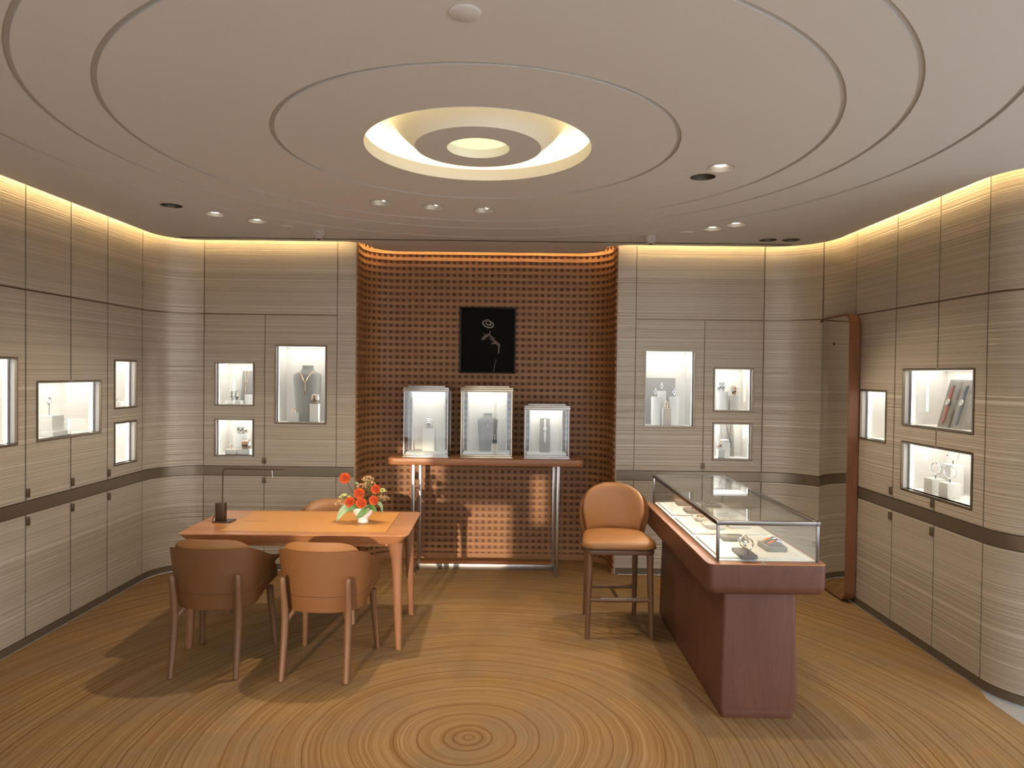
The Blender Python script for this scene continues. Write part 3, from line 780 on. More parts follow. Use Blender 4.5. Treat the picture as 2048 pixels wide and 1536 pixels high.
def watch(loc, label, strap, rot=(0, 0, 0), scale=1.0, case='silver', L=0.088):
    """watch lying in its local x (width) / z (length) plane, dial towards -y"""
    t = thing('wristwatch', label, 'watch', loc, 0, 'wristwatches'); t.rotation_euler = rot; t.scale = (scale,) * 3
    w = 0.0105
    for s_, ln in ((1, L * 0.85), (-1, L * 1.15)):
        z0 = s_ * 0.016; z1 = s_ * (0.016 + ln); tip = s_ * 0.012
        poly = [(-w, z0), (w, z0), (w * 0.85, z1), (w * 0.4, z1 + tip * 0.7), (0, z1 + tip), (-w * 0.4, z1 + tip * 0.7), (-w * 0.85, z1)]
        if s_ < 0: poly = poly[::-1]
        obj('strap', MB().prism(poly, -0.003, 0.0, 'y'), strap, t, bevel=0.0006)
    cs = MB().lathe([(0.0005, 0.0), (0.0175, 0.0), (0.019, 0.002), (0.019, 0.007), (0.0165, 0.009), (0.0155, 0.009)], 32)
    cs.v = [(x, -z, y) for x, y, z in cs.v]
    c = obj('case', cs, case, t, smooth=True, sharp=40)
    d = MB().lathe([(0.0005, 0.0078), (0.0158, 0.0078)], 28); d.v = [(x, -z, y) for x, y, z in d.v]
    dd = obj('dial', d, 'dial', t)
    obj('hand', MB().box(-0.0007, 0.0007, -0.0088, -0.0083, 0, 0.012), 'onyx', dd)
    obj('hand', MB().box(-0.008, 0, -0.0088, -0.0083, -0.0007, 0.0007), 'onyx', dd)
    obj('crown', MB().tube([(0.019, -0.0045, 0), (0.0225, -0.0045, 0)], 0.0022, 10), case, t)
    zt = 0.016 + L * 0.85
    obj('buckle', MB().box(-w - 0.002, w + 0.002, -0.0045, 0.0005, zt + 0.002, zt + 0.005).box(-w - 0.002, w + 0.002, -0.0045, 0.0005, zt + 0.010, zt + 0.013).box(-w - 0.002, -w, -0.0045, 0.0005, zt + 0.002, zt + 0.013).box(w, w + 0.002, -0.0045, 0.0005, zt + 0.002, zt + 0.013), case, t)
    return t

# --- side wall by the desk
zf = 1.315
block(XL - 0.15, 4.945, zf, 0.13, 0.13, 0.145, 'white block carrying the upright ring stand, wide showcase by the desk', rz=PI / 2)
t = thing('ring_holder', 'thin upright rod with a ringed brooch on the white block, side showcase', 'ring holder', (XL - 0.15, 4.945, zf + 0.145), PI / 2)
obj('rod', MB().tube([(0, 0, 0), (0, 0, 0.075)], 0.0025, 8), 'steel_dark', t)
obj('loop', MB().ring(0.022, 0.004, 'y', (0, 0, 0.098), 24, 8), 'silver', t, smooth=True)
for a in (20, 95, 170, 250, 310): obj('stone', MB().ball((0.022 * math.cos(math.radians(a)), -0.004, 0.098 + 0.022 * math.sin(math.radians(a))), 0.0055, 8, 5), 'onyx' if a in (95, 250) else 'gem', t, smooth=True)
block(XL - 0.105, 4.955, zf, 0.20, 0.085, 0.036, 'low white tray block in front of the ring stand, side showcase', rz=PI / 2)
ring_piece(XL - 0.10, 4.92, zf + 0.036, 0.011, 'rose gold ring at the near end of the low tray block', 'gold', 'gem', PI / 2)
ring_piece(XL - 0.10, 4.985, zf + 0.036, 0.012, 'black stone ring at the far end of the low tray block', 'silver', 'onyx', PI / 2)
block(XL - 0.205, 5.135, zf, 0.10, 0.09, 0.085, 'small white riser block behind the tray, side showcase', rz=PI / 2)
ring_piece(XL - 0.19, 5.14, zf + 0.085, 0.014, 'black and silver ring standing on the small riser, side showcase', 'silver', 'onyx', PI / 2)
block(XL - 0.15, 5.775, 1.484, 0.11, 0.10, 0.040, 'low white block in the upper small square showcase', rz=PI / 2)
ring_piece(XL - 0.13, 5.745, 1.524, 0.011, 'slim silver ring on the low block in the small square showcase', 'silver', 'gem', PI / 2)

# --- back wall, desk side
zf = 1.482
block(-2.537, 6.41, zf, 0.145, 0.10, 0.032, 'low white block under the bracelet, pendant showcase above the lamp')
bracelet_stand(-2.540, 6.41, zf + 0.032, 0.055, 0.085, 'arched white stand on the low block, pendant showcase', 0, 2, 'silver', 'pair of dark clasped bracelets on the low block, pendant showcase', 'onyx')
o = obj('pendant_board', MB().prism([(6.50, 0), (6.535, 0), (6.56, 0.305), (6.545, 0.305)], -2.52, -2.395, 'x'), 'suede_grey'); o.location = (0, 0, zf)
tag(o, 'tall pale grey board with hanging chain pendant, small back showcase', 'display board')
t = thing('pendant_chain', 'long gold chain pendant hanging on the pale grey board', 'necklace', (-2.472, 6.50, zf))
obj('chain', MB().tube([(-0.016, 0.036, 0.306), (-0.006, 0.012, 0.20), (0, 0.005, 0.185), (0.006, 0.012, 0.20), (0.016, 0.036, 0.306)], 0.0025, 8), 'gold', t, smooth=True)
obj('knot', MB().ring(0.008, 0.003, 'y', (0, 0.002, 0.185)), 'gold', t, smooth=True)
obj('drop', MB().tube([(0, -0.002, 0.178), (0, -0.006, 0.03)], 0.0025, 8), 'gold', t, smooth=True)
for zz in (0.14, 0.09, 0.035): obj('bead', MB().ball((0, -0.005, zz), 0.0055), 'gold', t, smooth=True)
block(-2.418, 6.46, zf, 0.075, 0.07, 0.085, 'small white block before the pendant board')
zf = 1.028
block(-2.492, 6.47, zf, 0.13, 0.10, 0.178, 'tall white block in the lower small showcase above the lamp')
bracelet_stand(-2.492, 6.47, zf + 0.178, 0.075, 0.085, 'arched stand on top of the tall white block above the lamp', 0, 2, 'silver', 'pair of silver bracelets on the tall block above the lamp', 'gem')
block(-2.54, 6.36, zf, 0.095, 0.08, 0.045, 'low white block with a single ring, lower showcase above the lamp')
ring_piece(-2.543, 6.36, zf + 0.045, 0.013, 'gold ring with dark stone on the low block above the lamp', 'gold', 'onyx')
block(-2.425, 6.36, zf, 0.115, 0.08, 0.048, 'low white block with clasp bracelets, lower showcase above the lamp')
bracelet_stand(-2.412, 6.36, zf + 0.048, 0.065, 0.075, 'arched stand on the low block beside the tall block', 0, 3, 'gold', 'three gold clasp bracelets on the low block beside the tall block', 'gem')
zf = 1.328
bust(-1.885, 6.46, zf, 0.255, 0.515, 'large dark grey necklace bust in the tall showcase behind the desk')
necklace(-1.885, 6.46, zf, 0.255, 0.515, 'pearl Y necklace with long drop on the large grey bust', drop=0.085, thick=0.0045, gem='onyx')
block(-1.984, 6.37, zf, 0.078, 0.07, 0.083, 'small white cube with a pink ring beside the large bust')
ring_piece(-1.984, 6.37, zf + 0.083, 0.016, 'rose gold double ring on the small cube beside the large bust', 'gold', 'gold')
block(-1.788, 6.355, zf, 0.078, 0.07, 0.168, 'taller white block with a bracelet in front of the large bust')
bracelet_stand(-1.786, 6.355, zf + 0.168, 0.060, 0.085, 'arched stand on the taller block by the large bust', 0, 1, 'gold', 'wide rose gold bracelet with round clasp beside the large bust', 'gem')

# --- back wall, counter side
zf = 1.337
o = obj('backdrop_board', MB().box(1.205, 1.525, 6.53, 6.545, zf, zf + 0.43), 'suede', bevel=0.002)
tag(o, 'taupe suede board standing behind the white blocks, tall showcase', 'display board')
for x, y, h, lab in ((1.318, 6.41, 0.258, 'first tall white block before the taupe board, nearest the lattice'), (1.386, 6.48, 0.31, 'tallest white block in the middle before the taupe board'), (1.486, 6.41, 0.258, 'tall white block before the taupe board, nearest the mirror')):
    block(x, y, zf, 0.072, 0.07, h, lab)
for x, y, z, lab in ((1.318, 6.41, 0.258, 'small pendant earring on the first tall block before the taupe board'), (1.386, 6.48, 0.31, 'small pendant earring on the tallest middle block'), (1.486, 6.41, 0.258, 'small pendant earring on the block nearest the mirror')):
    t = thing('earring', lab, 'earring', (x, y, zf + z), 0, 'earrings on the white blocks')
    obj('holder', MB().tube([(0, 0, 0), (0, 0, 0.012)], 0.003, 8), 'steel_dark', t)
    obj('rod', MB().tube([(0, 0, 0.010), (0, 0, 0.078)], 0.003, 8), 'silver', t)
    obj('halo', MB().ring(0.011, 0.004, 'y', (0, -0.002, 0.045), 20, 6), 'silver', t, smooth=True)
    obj('stone', MB().ball((0, -0.003, 0.045), 0.008), 'onyx', t, smooth=True)
    obj('top_stone', MB().ball((0, -0.001, 0.074), 0.006), 'gem', t, smooth=True)
block(1.405, 6.345, zf, 0.072, 0.065, 0.158, 'short white block at the front of the taupe board group')
t = thing('bangle', 'slim dark and gold bangle on the short front block', 'bracelet', (1.405, 6.345, zf + 0.158), 0.9)
obj('hoop', MB().ring(0.030, 0.004, 'y', (0, 0, 0.034), 32, 8, 0.75, 1.6), 'gold', t, smooth=True)
for a in (90, 130, 170, 210): obj('stone', MB().ball((0.0225 * math.cos(math.radians(a)), -0.006, 0.034 + 0.03 * math.sin(math.radians(a))), 0.005, 8, 5), 'onyx', t, smooth=True)
zf = 1.485
block(1.923, 6.41, zf, 0.095, 0.085, 0.168, 'wider white block in the small upper showcase near the mirror')
bracelet_stand(1.915, 6.41, zf + 0.168, 0.06, 0.085, 'arched stand on the wider block near the mirror', 0, 2, 'silver', 'pair of pale blue bracelets on the wider block near the mirror', 'gem')
block(2.030, 6.40, zf, 0.078, 0.08, 0.130, 'narrower white block in the small upper showcase near the mirror')
bracelet_stand(2.030, 6.40, zf + 0.130, 0.06, 0.085, 'arched stand on the narrower block near the mirror', 0, 1, 'gold', 'orange gold bracelet on the narrower block near the mirror', 'gold')
zf = 1.047
o = obj('pendant_board', MB().prism([(6.50, 0), (6.535, 0), (6.56, 0.312), (6.545, 0.312)], 1.96, 2.075, 'x'), 'suede'); o.location = (0, 0, zf)
tag(o, 'tall taupe board behind the dark tassel necklace', 'display board')
t = thing('tassel_necklace', 'dark cord necklace with navy tassel on the taupe board', 'necklace', (2.030, 6.50, zf))
obj('cord', MB().tube([(-0.024, 0.038, 0.310), (-0.008, 0.018, 0.20), (0, 0.010, 0.165), (0.008, 0.018, 0.20), (0.024, 0.038, 0.310)], 0.0022, 8), 'onyx', t, smooth=True)
obj('tassel', MB().lathe([(0.0005, 0.17), (0.010, 0.16), (0.016, 0.12), (0.013, 0.075), (0.0005, 0.07)], 14), 'strap_blue', t, smooth=True).location = (0, -0.002, 0)
obj('charm', MB().ball((0, -0.006, 0.072), 0.010), 'silver', t, smooth=True)
block(1.905, 6.36, zf, 0.062, 0.06, 0.085, 'small white cube in the lower showcase near the mirror')
bracelet_stand(1.900, 6.36, zf + 0.085, 0.045, 0.075, 'arched stand on the small cube in the tassel showcase', 0, 1, 'gold', 'slim orange gold bracelet in the tassel necklace showcase', 'gold')
block(1.963, 6.43, zf, 0.080, 0.07, 0.138, 'white block with a white bangle beside the tassel necklace')
t = thing('bangle', 'wide white bangle lying on the block beside the tassel necklace', 'bracelet', (1.963, 6.43, zf + 0.138))
obj('hoop', MB().ring(0.034, 0.006, 'z', (0, 0, 0.012), 32, 8, 1.0, 2.0), 'strap_white', t, smooth=True)
for k in range(7): obj('inset', MB().ball((0.039 * math.cos(PI * (1.15 + 0.117 * k)), 0.039 * math.sin(PI * (1.15 + 0.117 * k)), 0.012), 0.004, 8, 5), 'onyx', t, smooth=True)

# --- mirror-side wall
zf = 1.474
for y, strap, lab, slab in ((4.615, 'strap_red', 'wristwatch with a red leather strap on the sloping stand', 'sloping taupe watch stand behind the red strap'), (4.475, 'strap_blue', 'wristwatch with a navy leather strap on the sloping stand', 'sloping taupe watch stand behind the navy strap')):
    o = obj('watch_stand', MB().prism([(-0.055, 0.0), (0.075, 0.0), (0.075, 0.315), (0.030, 0.315)], -0.055, 0.055, 'x'), 'suede', bevel=0.002)
    o.location = (XR + 0.15, y, zf); o.rotation_euler = (0, 0, -PI / 2)
    tag(o, slab, 'watch stand', 'sloping watch stands')
    tilt = math.atan2(0.085, 0.315)
    watch((XR + 0.15 + (-0.055 + 0.5 * 0.085) - 0.001, y, zf + 0.165), lab, strap, Matrix.Rotation(-PI / 2, 4, 'Z').__matmul__(Matrix.Rotation(-tilt, 4, 'X')).to_euler(), 1.15)
zf = 1.024
for y, xo, h, lab in ((4.705, 0.11, 0.100, 'white cube with a hoop bracelet nearest the wide showcase seam'), (4.525, 0.10, 0.098, 'front white cube with a hoop bracelet in the lower wide showcase'), (4.680, 0.215, 0.200, 'tallest white block at the back of the lower wide showcase')):
    block(XR + xo, y, zf, 0.095, 0.09, h, lab, rz=-PI / 2)
hoop_stand(XR + 0.11, 4.695, zf + 0.100, 0.040, 'short post on the cube nearest the showcase seam', -PI / 2 + 0.5, 'gem', 'silver hoop bracelet on the cube nearest the showcase seam')
hoop_stand(XR + 0.10, 4.525, zf + 0.098, 0.042, 'short post on the front white cube', -PI / 2 + 0.5, 'gem', 'silver hoop bracelet low on the front white cube')
hoop_stand(XR + 0.215, 4.680, zf + 0.200, 0.044, 'short post on the tallest back block', -PI / 2 + 0.5, 'sapphire', 'silver hoop bracelet with blue stones on the tallest back block')

# ------------------------------------------------------------------ niche: picture, console, table-top vitrines
pc = thing('framed_photograph', 'framed dark photograph of a raised hand holding a ringed disc', 'picture', (-0.238, YN - 0.024, 1.790))
pw, ph = 0.535, 0.632
fr = MB()
fr.box(-pw / 2, pw / 2, -0.026, 0.0, 0, 0.014).box(-pw / 2, pw / 2, -0.026, 0.0, ph - 0.014, ph).box(-pw / 2, -pw / 2 + 0.014, -0.026, 0.0, 0.014, ph - 0.014).box(pw / 2 - 0.014, pw / 2, -0.026, 0.0, 0.014, ph - 0.014)
obj('frame', fr, 'picture_frame', pc, bevel=0.002)
prn = obj('print', MB().box(-pw / 2 + 0.013, pw / 2 - 0.013, -0.018, -0.002, 0.013, ph - 0.013), 'print_black', pc)
kx = 0.00487
def pp(pts): return [((a / 9.6 + 910 - 975.5) * kx, ph / 2 + (681 - (b / 9.6 + 600)) * kx) for a, b in pts]
for nm, pts, mt in (
    ('printed_finger', [(500, 765), (530, 720), (600, 662), (640, 650), (700, 690), (765, 745), (745, 757), (690, 722), (650, 692), (600, 732), (565, 768)], 'print_grey'),
    ('printed_finger', [(650, 735), (690, 735), (750, 768), (800, 788), (806, 812), (750, 802), (700, 772)], 'print_grey'),
    ('printed_knuckle', [(690, 862), (715, 812), (780, 803), (830, 815), (862, 850), (862, 890), (840, 908), (822, 880), (780, 846), (740, 838)], 'print_grey'),
    ('printed_fingertip', [(652, 662), (668, 590), (679, 600), (676, 668)], 'print_grey'),
    ('printed_fingertip', [(535, 640), (552, 640), (578, 668), (566, 676)], 'print_grey'),
    ('printed_wrist', [(833, 908), (853, 908), (845, 1000), (834, 1030), (826, 1030), (833, 990)], 'print_light'),
    ('printed_sleeve', [(790, 1130), (800, 1130), (768, 1260), (755, 1392), (744, 1392), (758, 1250)], 'print_grey')):
    obj(nm, MB().prism(pp(pts), -0.0192, -0.0178, 'y'), mt, prn)
def ell(cx, cy_, a, b, tilt, n=40):
    r = []
    for k in range(n):
        u, v = a * math.cos(2 * PI * k / n), b * math.sin(2 * PI * k / n)
        r.append((cx + u * math.cos(tilt) - v * math.sin(tilt), cy_ + u * math.sin(tilt) + v * math.cos(tilt)))
    return pp(r)
def annulus(o_, i_, y0, y1):
    return MB().grid([[(x, y0, z) for x, z in o_], [(x, y0, z) for x, z in i_], [(x, y1, z) for x, z in i_], [(x, y1, z) for x, z in o_]], closed_u=True, closed_v=True)
obj('printed_disc', annulus(ell(632, 470, 114, 72, 0.32), ell(634, 466, 92, 54, 0.32), -0.0192, -0.0178), 'print_light', prn)
obj('printed_disc', annulus(ell(640, 456, 60, 42, 0.32), ell(636, 446, 40, 28, 0.32), -0.0192, -0.0178), 'print_light', prn)
obj('printed_stone', MB().prism(ell(626, 400, 30, 24, 0.2), -0.0193, -0.0178, 'y'), 'print_grey', prn)

cz = 1.035
con = thing('console_table', 'long cherry console table on slim metal legs against the lattice niche', 'console table', (-0.222, 6.32, 0))
def roundrect(x0, x1, y0, y1, r, n=5):
    return arc(x1 - r, y1 - r, r, 0, 90, n) + arc(x0 + r, y1 - r, r, 90, 180, n) + arc(x0 + r, y0 + r, r, 180, 270, n) + arc(x1 - r, y0 + r, r, 270, 360, n)
obj('top', MB().prism(roundrect(-0.865, 0.865, -0.175, 0.20, 0.05), cz - 0.058, cz), 'console_wood', con, bevel=0.004)
for sx in (-1, 1):
    for yy, xx in ((-0.150, 0.640), (0.17, 0.620)):
        obj('leg', MB().box(sx * xx - 0.013, sx * xx + 0.013, yy - 0.010, yy + 0.010, 0, cz - 0.058), 'steel', con, bevel=0.002)
    obj('side_rail', MB().box(sx * 0.63 - 0.010, sx * 0.63 + 0.010, -0.14, 0.16, 0.0, 0.016), 'steel', con)
obj('floor_rail', MB().box(-0.612, 0.612, 0.035, 0.052, 0.0, 0.050), 'steel', con, bevel=0.002)
obj('lower_shelf', MB().box(-0.612, 0.612, 0.053, 0.17, 0.004, 0.046), 'console_wood', con, bevel=0.002)

def vitrine(x, w, h, label, metal):
    d = 0.30
    t = thing('glass_vitrine', label, 'vitrine', (x, 6.345, cz), 0, 'glass vitrines on the console')
    hw = w / 2
    obj('plinth', MB().box(-hw - 0.006, hw + 0.006, -d / 2 - 0.006, d / 2, 0, 0.016).box(-hw, hw, -d / 2, d / 2, 0.016, 0.030), metal, t, bevel=0.001)
    obj('drawer_lip', MB().box(0.03, 0.085, -d / 2 - 0.010, -d / 2 - 0.005, 0.004, 0.013), metal, t, bevel=0.001)
    obj('pad', MB().box(-hw + 0.018, hw - 0.018, -d / 2 + 0.012, d / 2 - 0.012, 0.030, 0.046), 'white', t, bevel=0.004)
    obj('back_panel', MB().box(-hw + 0.045, hw - 0.045, d / 2 - 0.030, d / 2 - 0.016, 0.046, h - 0.055), 'cream', t, bevel=0.002)
    for sx in (-1, 1):
        obj('panel_return', MB().box(sx * (hw - 0.052) - 0.007, sx * (hw - 0.052) + 0.007, d / 2 - 0.09, d / 2 - 0.030, 0.046, h - 0.055), 'cream', t, bevel=0.002)
        for yy in (-1, 1):
            obj('corner_post', MB().box(sx * (hw - 0.004) - 0.004, sx * (hw - 0.004) + 0.004, yy * (d / 2 - 0.004) - 0.004, yy * (d / 2 - 0.004) + 0.004, 0.030, h - 0.05), metal, t)
        obj('glass_pane', MB().box(sx * (hw - 0.003) - 0.002, sx * (hw - 0.003) + 0.002, -d / 2 + 0.008, d / 2 - 0.008, 0.030, h - 0.05), 'glass', t)
    obj('glass_pane', MB().box(-hw + 0.008, hw - 0.008, -d / 2 + 0.001, -d / 2 + 0.005, 0.030, h - 0.05), 'glass', t)
    obj('glass_pane', MB().box(-hw + 0.008, hw - 0.008, d / 2 - 0.005, d / 2 - 0.001, 0.030, h - 0.05), 'glass', t)
    lid = obj('lid', MB().box(-hw + 0.030, hw - 0.030, -d / 2 + 0.03, d / 2 - 0.03, h - 0.058, h - 0.05).box(-hw - 0.007, hw + 0.007, -d / 2 - 0.007, d / 2, h - 0.050, h - 0.030).box(-hw - 0.004, hw + 0.004, -d / 2 - 0.004, d / 2, h - 0.030, h - 0.014).box(-hw + 0.030, hw - 0.030, -d / 2 + 0.03, d / 2 - 0.03, h - 0.014, h), metal, t, bevel=0.001)
    obj('light_panel', MB().box(-hw + 0.05, hw - 0.05, -d / 2 + 0.05, d / 2 - 0.05, h - 0.0595, h - 0.0582), 'led', t)
    return t
MAT['champagne'] = M_plain('champagne nickel', (0.46, 0.38, 0.27), 0.26, 1.0)
vitrine(-0.760, 0.395, 0.640, 'tall glass vitrine with a single white pedestal, nearest the desk', 'steel')
vitrine(-0.222, 0.455, 0.645, 'tallest glass vitrine with champagne frame and a small necklace bust', 'champagne')
vitrine(0.315, 0.395, 0.490, 'lower glass vitrine with one white watch, nearest the stool', 'steel')
zf = cz + 0.046
block(-0.750, 6.36, zf, 0.110, 0.09, 0.205, 'white pedestal block in the vitrine nearest the desk')
bracelet_stand(-0.750, 6.36, zf + 0.205, 0.066, 0.085, 'arched stand on the pedestal in the vitrine nearest the desk', 0, 1, 'silver', 'single white bracelet in the vitrine nearest the desk', 'gem')
bust(-0.217, 6.385, zf, 0.185, 0.345, 'small pale grey necklace bust in the middle vitrine', 'suede_grey')
necklace(-0.217, 6.385, zf, 0.185, 0.345, 'white diamond choker on the small grey bust', thick=0.0042, beads=True)
block(-0.148, 6.275, zf, 0.062, 0.055, 0.082, 'small pale block in front of the small bust', 'pad')
bracelet_stand(-0.148, 6.275, zf + 0.082, 0.045, 0.080, 'arched stand on the small pale block in the middle vitrine', 0, 2, 'onyx', 'pair of black bracelets with white bow in the middle vitrine', 'gem')
o = obj('watch_stand', MB().prism([(-0.045, 0.0), (0.035, 0.0), (0.035, 0.305), (0.012, 0.305)], -0.045, 0.045, 'x'), 'suede', bevel=0.003)
o.location = (0.305, 6.37, zf); tag(o, 'sloping grey stand carrying the white watch in the lower vitrine', 'watch stand', 'sloping watch stands')
watch((0.305, 6.37 - 0.045 + 0.057 * 0.68 - 0.001, zf + 0.208), 'wristwatch with a white strap in the lower vitrine', 'strap_white', (-math.atan2(0.057, 0.305), 0, 0), 1.0)

# ------------------------------------------------------------------ desk
dk = thing('desk_table', 'cherry writing table with an orange leather inlay and tapered legs', 'table', (-1.395, 4.825, 0), math.radians(1.0))
tz = 0.75
mb = MB(); rows = []
for ins, z in ((0.055, tz - 0.062), (0.048, tz - 0.058), (0.010, tz - 0.012), (0.0, tz - 0.006), (0.0, tz - 0.002), (0.003, tz)):
    rows.append([(x, y, z) for x, y in roundrect(-0.735 + ins, 0.735 - ins, -0.385 + ins * 0.6, 0.385 - ins * 0.6, 0.045, 6)])
obj('top', mb.grid(rows, closed_u=True, cap=True), 'table_wood', dk, smooth=True, sharp=30)
obj('inlay', MB().box(-0.500, 0.580, -0.300, 0.350, tz - 0.001, tz + 0.0012), 'leather_inlay', dk)
sm = MB()
for a in ((-0.503, -0.500, -0.303, 0.353), (0.580, 0.583, -0.303, 0.353)): sm.box(*a, tz - 0.0005, tz + 0.0006)
for a in ((-0.5, 0.58, -0.303, -0.300), (-0.5, 0.58, 0.350, 0.353)): sm.box(*a, tz - 0.0005, tz + 0.0006)
obj('inlay_groove', sm, 'seam', dk)
obj('apron', MB().box(-0.62, 0.62, -0.325, -0.305, tz - 0.085, tz - 0.058).box(-0.62, 0.62, 0.305, 0.325, tz - 0.085, tz - 0.058).box(-0.655, -0.635, -0.27, 0.27, tz - 0.085, tz - 0.058).box(0.635, 0.655, -0.27, 0.27, tz - 0.085, tz - 0.058), 'table_wood', dk)
def desk_leg(sx, sy):
    rows = []
    for z, cx, cy_, rx_, ry_ in ((tz - 0.055, 0.645, 0.318, 0.052, 0.038), (tz - 0.10, 0.650, 0.318, 0.046, 0.034), (tz - 0.16, 0.655, 0.318, 0.037, 0.030), (tz - 0.24, 0.660, 0.318, 0.032, 0.029),
                              (0.36, 0.663, 0.318, 0.029, 0.028), (0.20, 0.668, 0.320, 0.025, 0.025), (0.0, 0.675, 0.324, 0.019, 0.019)):
        rows.append([(sx * (cx + rx_ * math.copysign(abs(math.cos(a)) ** 0.75, math.cos(a))), sy * (cy_ + ry_ * math.copysign(abs(math.sin(a)) ** 0.75, math.sin(a))), z) for a in [2 * PI * k / 16 for k in range(16)]])
    return MB().grid(rows, closed_u=True, cap=True)
for sx in (-1, 1):
    for sy in (-1, 1): obj('leg', desk_leg(sx, sy), 'leg_wood', dk, smooth=True, sharp=60)

lp = thing('desk_lamp', 'slim dark bronze desk lamp with a long horizontal arm', 'lamp', (-1.975, 4.815, tz))
obj('base_plate', MB().box(-0.060, 0.062, -0.058, 0.060, 0, 0.006), 'lamp_bronze', lp, bevel=0.001)
obj('upright_block', MB().box(-0.055, 0.010, -0.020, 0.020, 0.006, 0.128), 'lamp_bronze', lp, bevel=0.0015)
obj('stem', MB().tube([(-0.012, 0, 0.125), (-0.011, 0, 0.34)] + [(0.012 - 0.022 * math.cos(a), 0, 0.343 + 0.022 * math.sin(a)) for a in [PI / 2 * k / 6 for k in range(7)]] + [(0.30, 0, 0.362)], 0.0042, 10), 'lamp_bronze', lp, smooth=True)
hd = obj('head', MB().tube([(0.295, 0, 0.362), (0.31, 0, 0.3625), (0.40, 0, 0.366), (0.422, 0, 0.368)], [0.005, 0.0075, 0.0075, 0.004], 12, flat=0.7), 'lamp_bronze', lp, smooth=True)
obj('lever', MB().tube([(0.328, 0, 0.358), (0.333, 0, 0.308)], 0.0022, 8), 'silver', hd)
obj('cable', MB().tube([(-0.055, 0.0, 0.040), (-0.068, 0.0, 0.034), (-0.077, 0.0, 0.018), (-0.078, 0.0, 0.003)], 0.003, 8), 'black', lp, smooth=True)

# vase and flowers
VX, VY = -1.022, 4.846
vs_ = tag(obj('flower_bowl', MB().lathe([(0.0005, 0.0), (0.036, 0.0), (0.038, 0.003), (0.036, 0.030), (0.040, 0.036), (0.062, 0.056), (0.074, 0.085), (0.076, 0.106), (0.072, 0.106), (0.068, 0.085), (0.05, 0.060), (0.0005, 0.048)], 40), 'porcelain', smooth=True, sharp=50), 'white porcelain footed bowl of flowers on the desk', 'bowl')
vs_.location = (VX, VY, tz + 0.0012)
def dahlia(dx, dy, dz, r, label, dark=False):
    t = thing('dahlia', label, 'flower', (VX, VY, tz + 0.055), 0, 'orange dahlias in the bowl')
    c = Vector((dx, dy, dz - 0.055)); mb = MB(); n = 150; ga = PI * (3 - math.sqrt(5))
    ax = (c - Vector((0, 0.02, 0))).normalized() * 0.6 + Vector((0, -0.55, 0.25)); ax.normalize()
    for k in range(n):
        z = 1 - 1.75 * (k + 0.5) / n; rr = math.sqrt(max(0, 1 - z * z)); A = k * ga
        d = Vector((rr * math.cos(A), rr * math.sin(A), z))
        q = Vector((0, 0, 1)).rotation_difference(ax); d = q @ d
        u = d.cross(Vector((0.3, 0.5, 0.8))).normalized(); w = d.cross(u)
        s_ = r * (0.16 + 0.10 * (k / n)); b = c + d * r * 0.72; e = c + d * r * (1.0 + 0.08 * random.random())
        mb.quad(b - u * s_ * 0.5, b + w * s_ * 0.35, b + u * s_ * 0.5, b - w * s_ * 0.35)
        mb.quad(b - u * s_ * 0.5, e - u * s_ * 0.65 + w * s_ * 0.4, e + u * s_ * 0.65 + w * s_ * 0.4, b + u * s_ * 0.5)
        mb.quad(b - u * s_ * 0.5, e - u * s_ * 0.65 - w * s_ * 0.4, e - u * s_ * 0.65 + w * s_ * 0.4, b + w * s_ * 0.3)
        mb.quad(b + u * s_ * 0.5, e + u * s_ * 0.65 - w * s_ * 0.4, e + u * s_ * 0.65 + w * s_ * 0.4, b + w * s_ * 0.3)
    tag(obj('petals', mb, 'dahlia', t), kind='stuff')
    obj('heart', MB().ball(c, r * 0.80, 14, 10), 'dahlia_core', t, smooth=True)
    m = c * 0.45 + Vector((0, 0.012, 0.006))
    obj('stem', MB().tube([(c.x * 0.15, c.y * 0.15 + 0.004, 0.0), m, c - ax * r * 0.5], 0.0024, 8), 'stem_dark' if dark else 'stem', t, smooth=True)
dahlia(-0.128, -0.01, 0.305, 0.036, 'single orange dahlia on a tall leaning stem above the bowl', True)
dahlia(-0.078, -0.060, 0.148, 0.035, 'orange dahlia low in the bunch on the lamp side')
dahlia(0.002, -0.075, 0.145, 0.035, 'orange dahlia low in the middle of the bunch')
dahlia(-0.020, -0.040, 0.205, 0.036, 'orange dahlia above the two low ones in the bunch')
dahlia(0.088, -0.015, 0.232, 0.031, 'topmost orange dahlia in the bunch below the sedum')
dahlia(0.082, -0.050, 0.160, 0.031, 'orange dahlia at the lattice side of the bunch')
def sprig(dx, dy, dz, n, spread, fr_, label, mat='floret', stem='stem'):
    spread *= 1.25; n = int(n * 1.4)
    t = thing('sedum_sprig', label, 'flower', (VX, VY, tz + 0.055), 0, 'filler flowers in the bowl')
    c = Vector((dx, dy, dz - 0.055)); st_ = MB(); fl = MB()
    m = c * 0.5 + Vector((0, 0.0, 0.012))
    st_.tube([(dx * 0.12, dy * 0.12, 0), m, c - Vector((0, 0, spread * 0.6))], 0.0018, 6)
    for k in range(n):
        a, b = random.uniform(0, 2 * PI), random.random() ** 0.5
        p = c + Vector((math.cos(a) * spread * b, math.sin(a) * spread * b * 0.8, spread * (0.45 - 0.55 * b * b) + random.uniform(-0.004, 0.004)))
        if k % 4 == 0: st_.tube([c - Vector((0, 0, spread * 0.6)), p], 0.0009, 4)
        fl.ball(p, fr_ * random.uniform(0.7, 1.2), 6, 4)
    obj('stalk', st_, stem, t); tag(obj('florets', fl, mat, t, smooth=True), kind='stuff')
sprig(0.030, 0.00, 0.300, 46, 0.034, 0.0042, 'dusty tan sedum head at the very top of the bunch')
